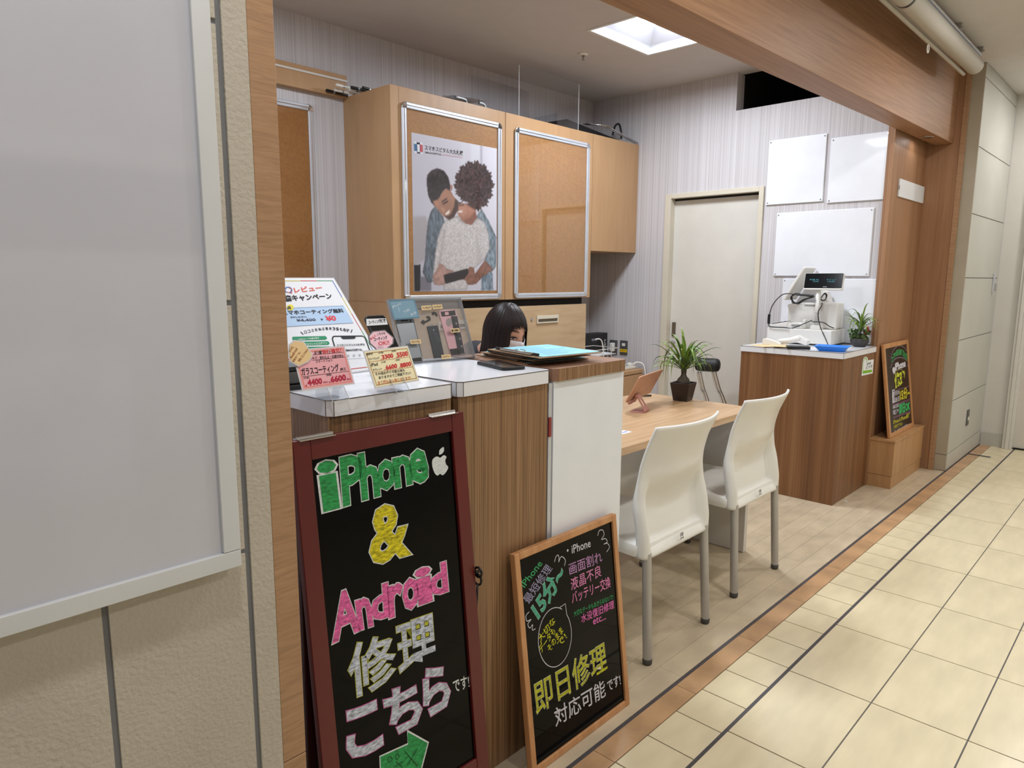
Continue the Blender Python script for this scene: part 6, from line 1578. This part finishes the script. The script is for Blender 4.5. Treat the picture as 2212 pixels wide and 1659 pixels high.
# ============================================================ SEATED PERSON BEHIND THE COUNTER
HC = np.array([2.203, 2.15, 1.099]); TH = math.radians(16)
def hw(p): return HC + np.array([p[0], p[1] * math.cos(TH) - p[2] * math.sin(TH), p[1] * math.sin(TH) + p[2] * math.cos(TH)])
def face_pt(th, ph, off=0.0):
    """th from the crown, ph from straight ahead (-y); off pushes outward"""
    d = np.array([math.sin(th) * math.sin(ph), -math.sin(th) * math.cos(ph), math.cos(th)])
    p = d * np.array([.070, .090, .110])
    z = p[2]; f = max(0.0, -d[1])
    if z < 0:
        t = min(1, -z / .11); p[0] *= 1 - .30 * t * t; p[1] *= 1 - (.10 if d[1] < 0 else .30) * t
    x = p[0]
    nose = math.exp(-(x / .010) ** 2) * (math.exp(-((z + .022) / .014) ** 2) * .020 + math.exp(-((z + .002) / .02) ** 2) * .009)
    sock = (math.exp(-(((abs(x) - .030) / .015) ** 2)) * math.exp(-((z - .004) / .011) ** 2)) * .006
    brow = (math.exp(-(((abs(x) - .028) / .022) ** 2)) * math.exp(-((z - .026) / .010) ** 2)) * .003
    lips = math.exp(-(x / .018) ** 2) * (math.exp(-((z + .052) / .006) ** 2) + math.exp(-((z + .063) / .006) ** 2)) * .004
    chin = math.exp(-(x / .020) ** 2) * math.exp(-((z + .092) / .014) ** 2) * .006
    if f > 0: p[1] += -(nose + brow + lips + chin) * min(1, f * 2) + sock * min(1, f * 2)
    return p + d * off
ps_ = thing('person', 'seated person with long dark hair and white face mask looking down behind the counter', 'person', (2.2, 2.45, 0))
hm = MB()
hm.grid([[hw(face_pt(math.pi * (i + .0) / 44, 2 * math.pi * k / 56)) for k in range(56)] for i in range(45)], True)
for s in (-1, 1): hm.ball(hw((s * .069, .012, -.004)), (.009, .017, .026), 10, 8)
V, E_, RAD = [], [], []
def j(p, r): V.append(tuple(p)); RAD.append(r if isinstance(r, tuple) else (r, r)); return len(V) - 1
def link(*ids):
    for a, b in zip(ids[:-1], ids[1:]): E_.append((a, b))
X0 = 2.2
pel = j((X0, 2.52, .545), (.145, .105)); wa = j((X0, 2.485, .68), (.115, .085)); ch = j((X0, 2.41, .83), (.135, .095)); ub = j((X0, 2.345, .935), (.10, .07)); nk = j((X0 - .004, 2.285, .995), .047); hd = j((HC[0], HC[1] + .03, HC[2] - .03), .052)
link(pel, wa, ch, ub, nk, hd)
HANDS = []
for s in (-1, 1):
    hip = j((X0 + s * .085, 2.47, .525), .080); kn = j((X0 + s * .095, 2.10, .545), .056); ca = j((X0 + s * .095, 2.17, .33), .048); an = j((X0 + s * .095, 2.20, .085), .034); he = j((X0 + s * .095, 2.19, .045), .036); to = j((X0 + s * .10, 2.06, .030), .028)
    link(pel, hip, kn, ca, an, he, to)
    sh = j((X0 + s * .155, 2.345, .915), .050); el = j((X0 + s * .215, 2.26, .735), .038); fo = j((X0 + s * .17, 2.14, .760), .032); wr = j((X0 + s * .115, 2.035, .756), .024)
    link(ub, sh, el, fo, wr)
    pm_ = j((X0 + s * .10, 1.995, .755), (.030, .017)); pk_ = j((X0 + s * .085, 1.960, .753), (.034, .015)); link(wr, pm_, pk_)
    fw_ = np.array([-s * .25, -.968, 0]); sd_ = np.array([-s * .968, .25, 0]) * -1
    for q, (ln, cu_) in enumerate(((.068, .0), (.076, .002), (.071, .003), (.055, .004))):
        b_ = np.array([X0 + s * .085, 1.960, .753]) + sd_ * (.026 - .0175 * q) * 1.0
        k0 = j(b_ + fw_ * .012, .0090); k1 = j(b_ + fw_ * (.012 + ln * .45) + [0, 0, .006], .0086); k2 = j(b_ + fw_ * (.012 + ln * .75) + [0, 0, -.002 - cu_], .0080); k3 = j(b_ + fw_ * (.012 + ln) + [0, 0, -.014 - cu_], .0070)
        link(pk_, k0, k1, k2, k3)
    b_ = np.array([X0 + s * .10, 1.995, .755]); inn = -sd_ if False else np.array([-s * .968, .25, 0])
    t0 = j(b_ + inn * .030 + fw_ * .006, .0115); t1 = j(b_ + inn * .048 + fw_ * .030 - [0, 0, .004], .0098); t2 = j(b_ + inn * .052 + fw_ * .055 - [0, 0, .012], .0085); link(pm_, t0, t1, t2)
def skinned(name, V_, E2, R2, root=0, lv=2):
    me = bpy.data.meshes.new(name); me.from_pydata(V_, E2, []); o = bpy.data.objects.new(name, me); COL.objects.link(o)
    sk = o.modifiers.new('skin', 'SKIN'); sk.use_smooth_shade = True
    for i, r in enumerate(R2): me.skin_vertices[0].data[i].radius = r
    me.skin_vertices[0].data[root].use_root = True
    sb = o.modifiers.new('sub', 'SUBSURF'); sb.levels = lv; sb.render_levels = lv
    bpy.context.view_layer.update()
    ev = bpy.data.meshes.new_from_object(o.evaluated_get(bpy.context.evaluated_depsgraph_get()))
    v = [tuple(q.co) for q in ev.vertices]; f = [tuple(p.vertices) for p in ev.polygons]
    bpy.data.objects.remove(o); bpy.data.meshes.remove(me); bpy.data.meshes.remove(ev); return v, f
v, f = skinned('tmp', V, E_, RAD)
hm.add(v, f)
body = hm.build('body', MT['skin'], ps_, smooth=True)
rm = body.modifiers.new('join', 'REMESH'); rm.mode = 'VOXEL'; rm.voxel_size = .0042; rm.use_smooth_shade = True
sm = body.modifiers.new('soft', 'SMOOTH'); sm.factor = .4; sm.iterations = 2
# clothes
V2 = [(X0, 2.52, .53), (X0, 2.485, .68), (X0, 2.41, .83), (X0, 2.345, .935), (X0 - .002, 2.295, .985), (X0 - .003, 2.272, 1.008)]; R2 = [(.172, .130), (.140, .108), (.160, .116), (.135, .100), (.092, .086), (.058, .056)]; E2 = [(0, 1), (1, 2), (2, 3), (3, 4), (4, 5)]
for s in (-1, 1):
    n = len(V2); V2 += [(X0 + s * .155, 2.345, .918), (X0 + s * .20, 2.28, .79), (X0 + s * .218, 2.262, .738), (X0 + s * .165, 2.13, .764), (X0 + s * .130, 2.062, .762)]; R2 += [(.078, .074), (.060, .060), (.052, .052), (.046, .046), (.036, .036)]; E2 += [(3, n), (n, n + 1), (n + 1, n + 2), (n + 2, n + 3), (n + 3, n + 4)]
v, f = skinned('tmp', V2, E2, R2); MB().add(v, f).build('blouse', MT['cloth'], ps_, smooth=True).modifiers.new('ease', 'DISPLACE').strength = .016
V2 = [(X0, 2.515, .60), (X0, 2.52, .535)]; R2 = [(.158, .120), (.168, .122)]; E2 = [(0, 1)]
for s in (-1, 1):
    n = len(V2); V2 += [(X0 + s * .085, 2.46, .525), (X0 + s * .095, 2.10, .545), (X0 + s * .095, 2.17, .33), (X0 + s * .095, 2.20, .12)]; R2 += [(.090, .090), (.066, .066), (.060, .060), (.052, .052)]; E2 += [(1, n), (n, n + 1), (n + 1, n + 2), (n + 2, n + 3)]
v, f = skinned('tmp', V2, E2, R2); MB().add(v, f).build('trousers', MT['trouser'], ps_, smooth=True)
for s in (-1, 1):
    m = MB(); xx = X0 + s * .097; rows = []
    for (y, wdt, hgt) in ((2.235, .030, .060), (2.20, .040, .075), (2.12, .042, .060), (2.05, .038, .045), (2.02, .022, .030)): rows.append([(xx + wdt * math.cos(a), y, max(.001, hgt * .5 + hgt * .5 * math.sin(a))) for a in [2 * math.pi * k / 12 for k in range(12)]])
    m.grid(rows, True); m.add(rows[0], [tuple(range(12))]); m.add(rows[-1], [tuple(range(11, -1, -1))]); m.build('shoe', MT['black'], ps_, smooth=True)
# face details
def on_face(x, z, off):
    lo, hi = .2, 2.9; ph = 0
    th = math.acos(max(-1, min(1, z / .110))); st_ = max(.15, math.sin(th)); xs = .070 * (1 - (.30 * (min(1, -z / .11)) ** 2 if z < 0 else 0))
    ph = math.asin(max(-1, min(1, x / (xs * st_)))); return hw(face_pt(th, ph, off))
def face_strip(nm, pts, wd, m, off=.003, par=ps_):
    mb = MB(); rows = []
    for k, (x, z) in enumerate(pts):
        w_ = wd * (1 - .75 * abs(2 * k / (len(pts) - 1) - 1) ** 2); rows.append([on_face(x, z - w_ / 2, off), on_face(x, z + w_ / 2, off)])
    mb.grid(rows); return mb.build(nm, m, par, smooth=True, solid=.0012)
for s in (-1, 1):
    face_strip('eyelash', [(s * (.0155 + .0305 * k / 8), .0022 + .0030 * math.sin(math.pi * k / 8) - .001 * k / 8) for k in range(9)], .0062, MT['lash'], .0045)
    face_strip('eye', [(s * (.020 + .0215 * k / 6), -.0012) for k in range(7)], .0034, MT['eye'], .0035)
    face_strip('iris', [(s * (.0280 + .0070 * k / 4), -.0012) for k in range(5)], .0046, MT['lash'], .0042)
    face_strip('eyebrow', [(s * (.013 + .036 * k / 8), .0275 + .005 * math.sin(math.pi * k / 9)) for k in range(9)], .0060, MT['brow'], .0035)
# face mask with ear loops
rows = []
for i in range(15):
    z = -.014 - (.100 - .014) * i / 14; row = []
    for k in range(23):
        u = -1 + 2 * k / 22; zz = z - .006 * (1 - u * u) * (0 if i else -1) + .004 * abs(u) * (1 if i == 0 else 0)
        th = math.acos(max(-1, min(1, zz / .110))); ph = u * 1.08
        rel = .006 + .006 * (1 - abs(u)) + (.0016 * math.sin(i * 1.35) * (1 - abs(u)))
        nose_f = 1
        p = face_pt(th, ph, rel); 
        if abs(u) < .35: p[1] = min(p[1], -.094 - .010 * math.cos(u * 4) + .10 * max(0, i / 14 - .62) * .5)
        row.append(hw(p))
    rows.append(row)
mk_ = MB(); mk_.grid(rows); mk_ = mk_.build('face_mask', MT['mask'], ps_, smooth=True, solid=.0015)
for s in (-1, 1):
    a = rows[1][-1 if s > 0 else 0]; b = rows[12][-1 if s > 0 else 0]
    MB().tube(curve([a, hw((s * .072, -.02, .0)), hw((s * .074, .03, -.002)), hw((s * .070, .0, -.03)), b], 5), .0014, 6).build('ear_loop', MT['mask'], mk_, smooth=True)
# hair: a close cap and many flat locks falling from the crown
rg = random.Random(12)
def scalp(a, ph, k=1.0):   # ph from straight back (+y)
    p = np.array([.084 * math.sin(a) * math.sin(ph), .104 * math.sin(a) * math.cos(ph) + .006, .122 * math.cos(a)]) * k
    return p
def lock_path(ph, ln, k, amax=1.62):
    pts = []; n = 9
    for i in range(n): pts.append(hw(scalp(amax * i / (n - 1) + .02, ph, k)))
    e = pts[-1]; d0 = pts[-1] - pts[-2]; d0 /= np.linalg.norm(d0)
    m_ = 7; out = np.array([math.sin(ph) * .10 - .05 * max(0, -math.sin(ph)), .46 + .26 * math.cos(ph), 0])
    for i in range(1, m_ + 1):
        s = i / m_; pts.append(e + (d0 * .25 * (1 - s) + np.array([0, 0, -1.0]) * (.75 + .25 * s)) * ln * s + out * ln * .45 * s * s)
    return pts
def ribbon3(mb, pts, wd, ph, tip=.25):
    rows = []; n = len(pts)
    for i, p in enumerate(pts):
        t = pts[min(i + 1, n - 1)] - pts[max(i - 1, 0)]; t /= np.linalg.norm(t)
        c0 = HC + np.array([0, .02, -.02]); o_ = p - c0; o_[2] *= .2; o_ -= t * (o_ @ t); o_ /= max(np.linalg.norm(o_), 1e-6); sd = np.cross(t, o_)
        w_ = wd * (1 if i < n - 4 else tip + (1 - tip) * (n - 1 - i) / 3) * (.5 + .5 * min(1, i / 3))
        rows.append([p - sd * w_, p - sd * w_ * .5 + o_ * w_ * .22, p + o_ * w_ * .30, p + sd * w_ * .5 + o_ * w_ * .22, p + sd * w_])
    mb.grid(rows)
hb_ = MB()
hb_.grid([[hw(scalp(1.62 * i / 12, math.radians(-122 + 244 * k / 24), .985)) for k in range(25)] for i in range(13)])
hb_.grid([[hw(scalp(.98 * i / 6, math.radians(118 + 124 * k / 12), .985)) for k in range(13)] for i in range(7)])
low = [lock_path(math.radians(-118 + 236 * k / 30), .22, .97) for k in range(31)]
hb_.grid([[low[k][i] for k in range(31)] for i in range(8, 16)])
for i in range(230):
    ph = math.radians(-120 + 240 * (i + rg.random()) / 230)
    ribbon3(hb_, lock_path(ph + rg.uniform(-.03, .03), rg.uniform(.24, .34), rg.uniform(.99, 1.055), 1.62), rg.uniform(.004, .010), ph)
for s in (-1, 1):
    for i in range(10):      # locks framing the face
        ph = math.radians(s * (122 + 1.7 * i)); ribbon3(hb_, lock_path(ph, rg.uniform(.10, .20) * (1 - .05 * i), rg.uniform(1.0, 1.03), 1.50), rg.uniform(.006, .010), ph)
for i in range(46):          # fringe
    u = -1 + 2 * (i + rg.random()) / 46; ph = math.pi + u * .80; am = 1.12 + .20 * abs(u) ** 1.5 + rg.uniform(-.05, .06); k = rg.uniform(1.0, 1.03)
    pts = [hw(scalp(am * q / 9 + .02, ph + .10 * math.sin(q * .5) * (1 if u > 0 else -1), k)) for q in range(10)]
    ribbon3(hb_, pts, rg.uniform(.005, .009), ph, .1)
hb_.build('hair', MT['hair'], ps_, smooth=True)
# stool under the person
t = thing('work_stool', 'round black work stool under the seated person', 'stool', (2.2, 2.52, 0))
MB().lathe([(.0, .375), (.17, .375), (.185, .39), (.185, .412), (.165, .422), (.0, .424)], (2.2, 2.52, 0), 28).build('seat_pad', MT['black_fabric'], t, smooth=True)
MB().tube([(2.2, 2.52, .07), (2.2, 2.52, .376)], .022, 14).build('column', MT['chrome'], t)
for k in range(5):
    a = k * 2 * math.pi / 5 + .3; lg = MB().tube([(2.2, 2.52, .085), (2.2 + .22 * math.cos(a), 2.52 + .22 * math.sin(a), .06)], [.018, .012], 10).build('leg', MT['black'], t)
    MB().ball((2.2 + .22 * math.cos(a), 2.52 + .22 * math.sin(a), .026), .0255, 10, 7).build('caster', MT['black'], lg, smooth=True)
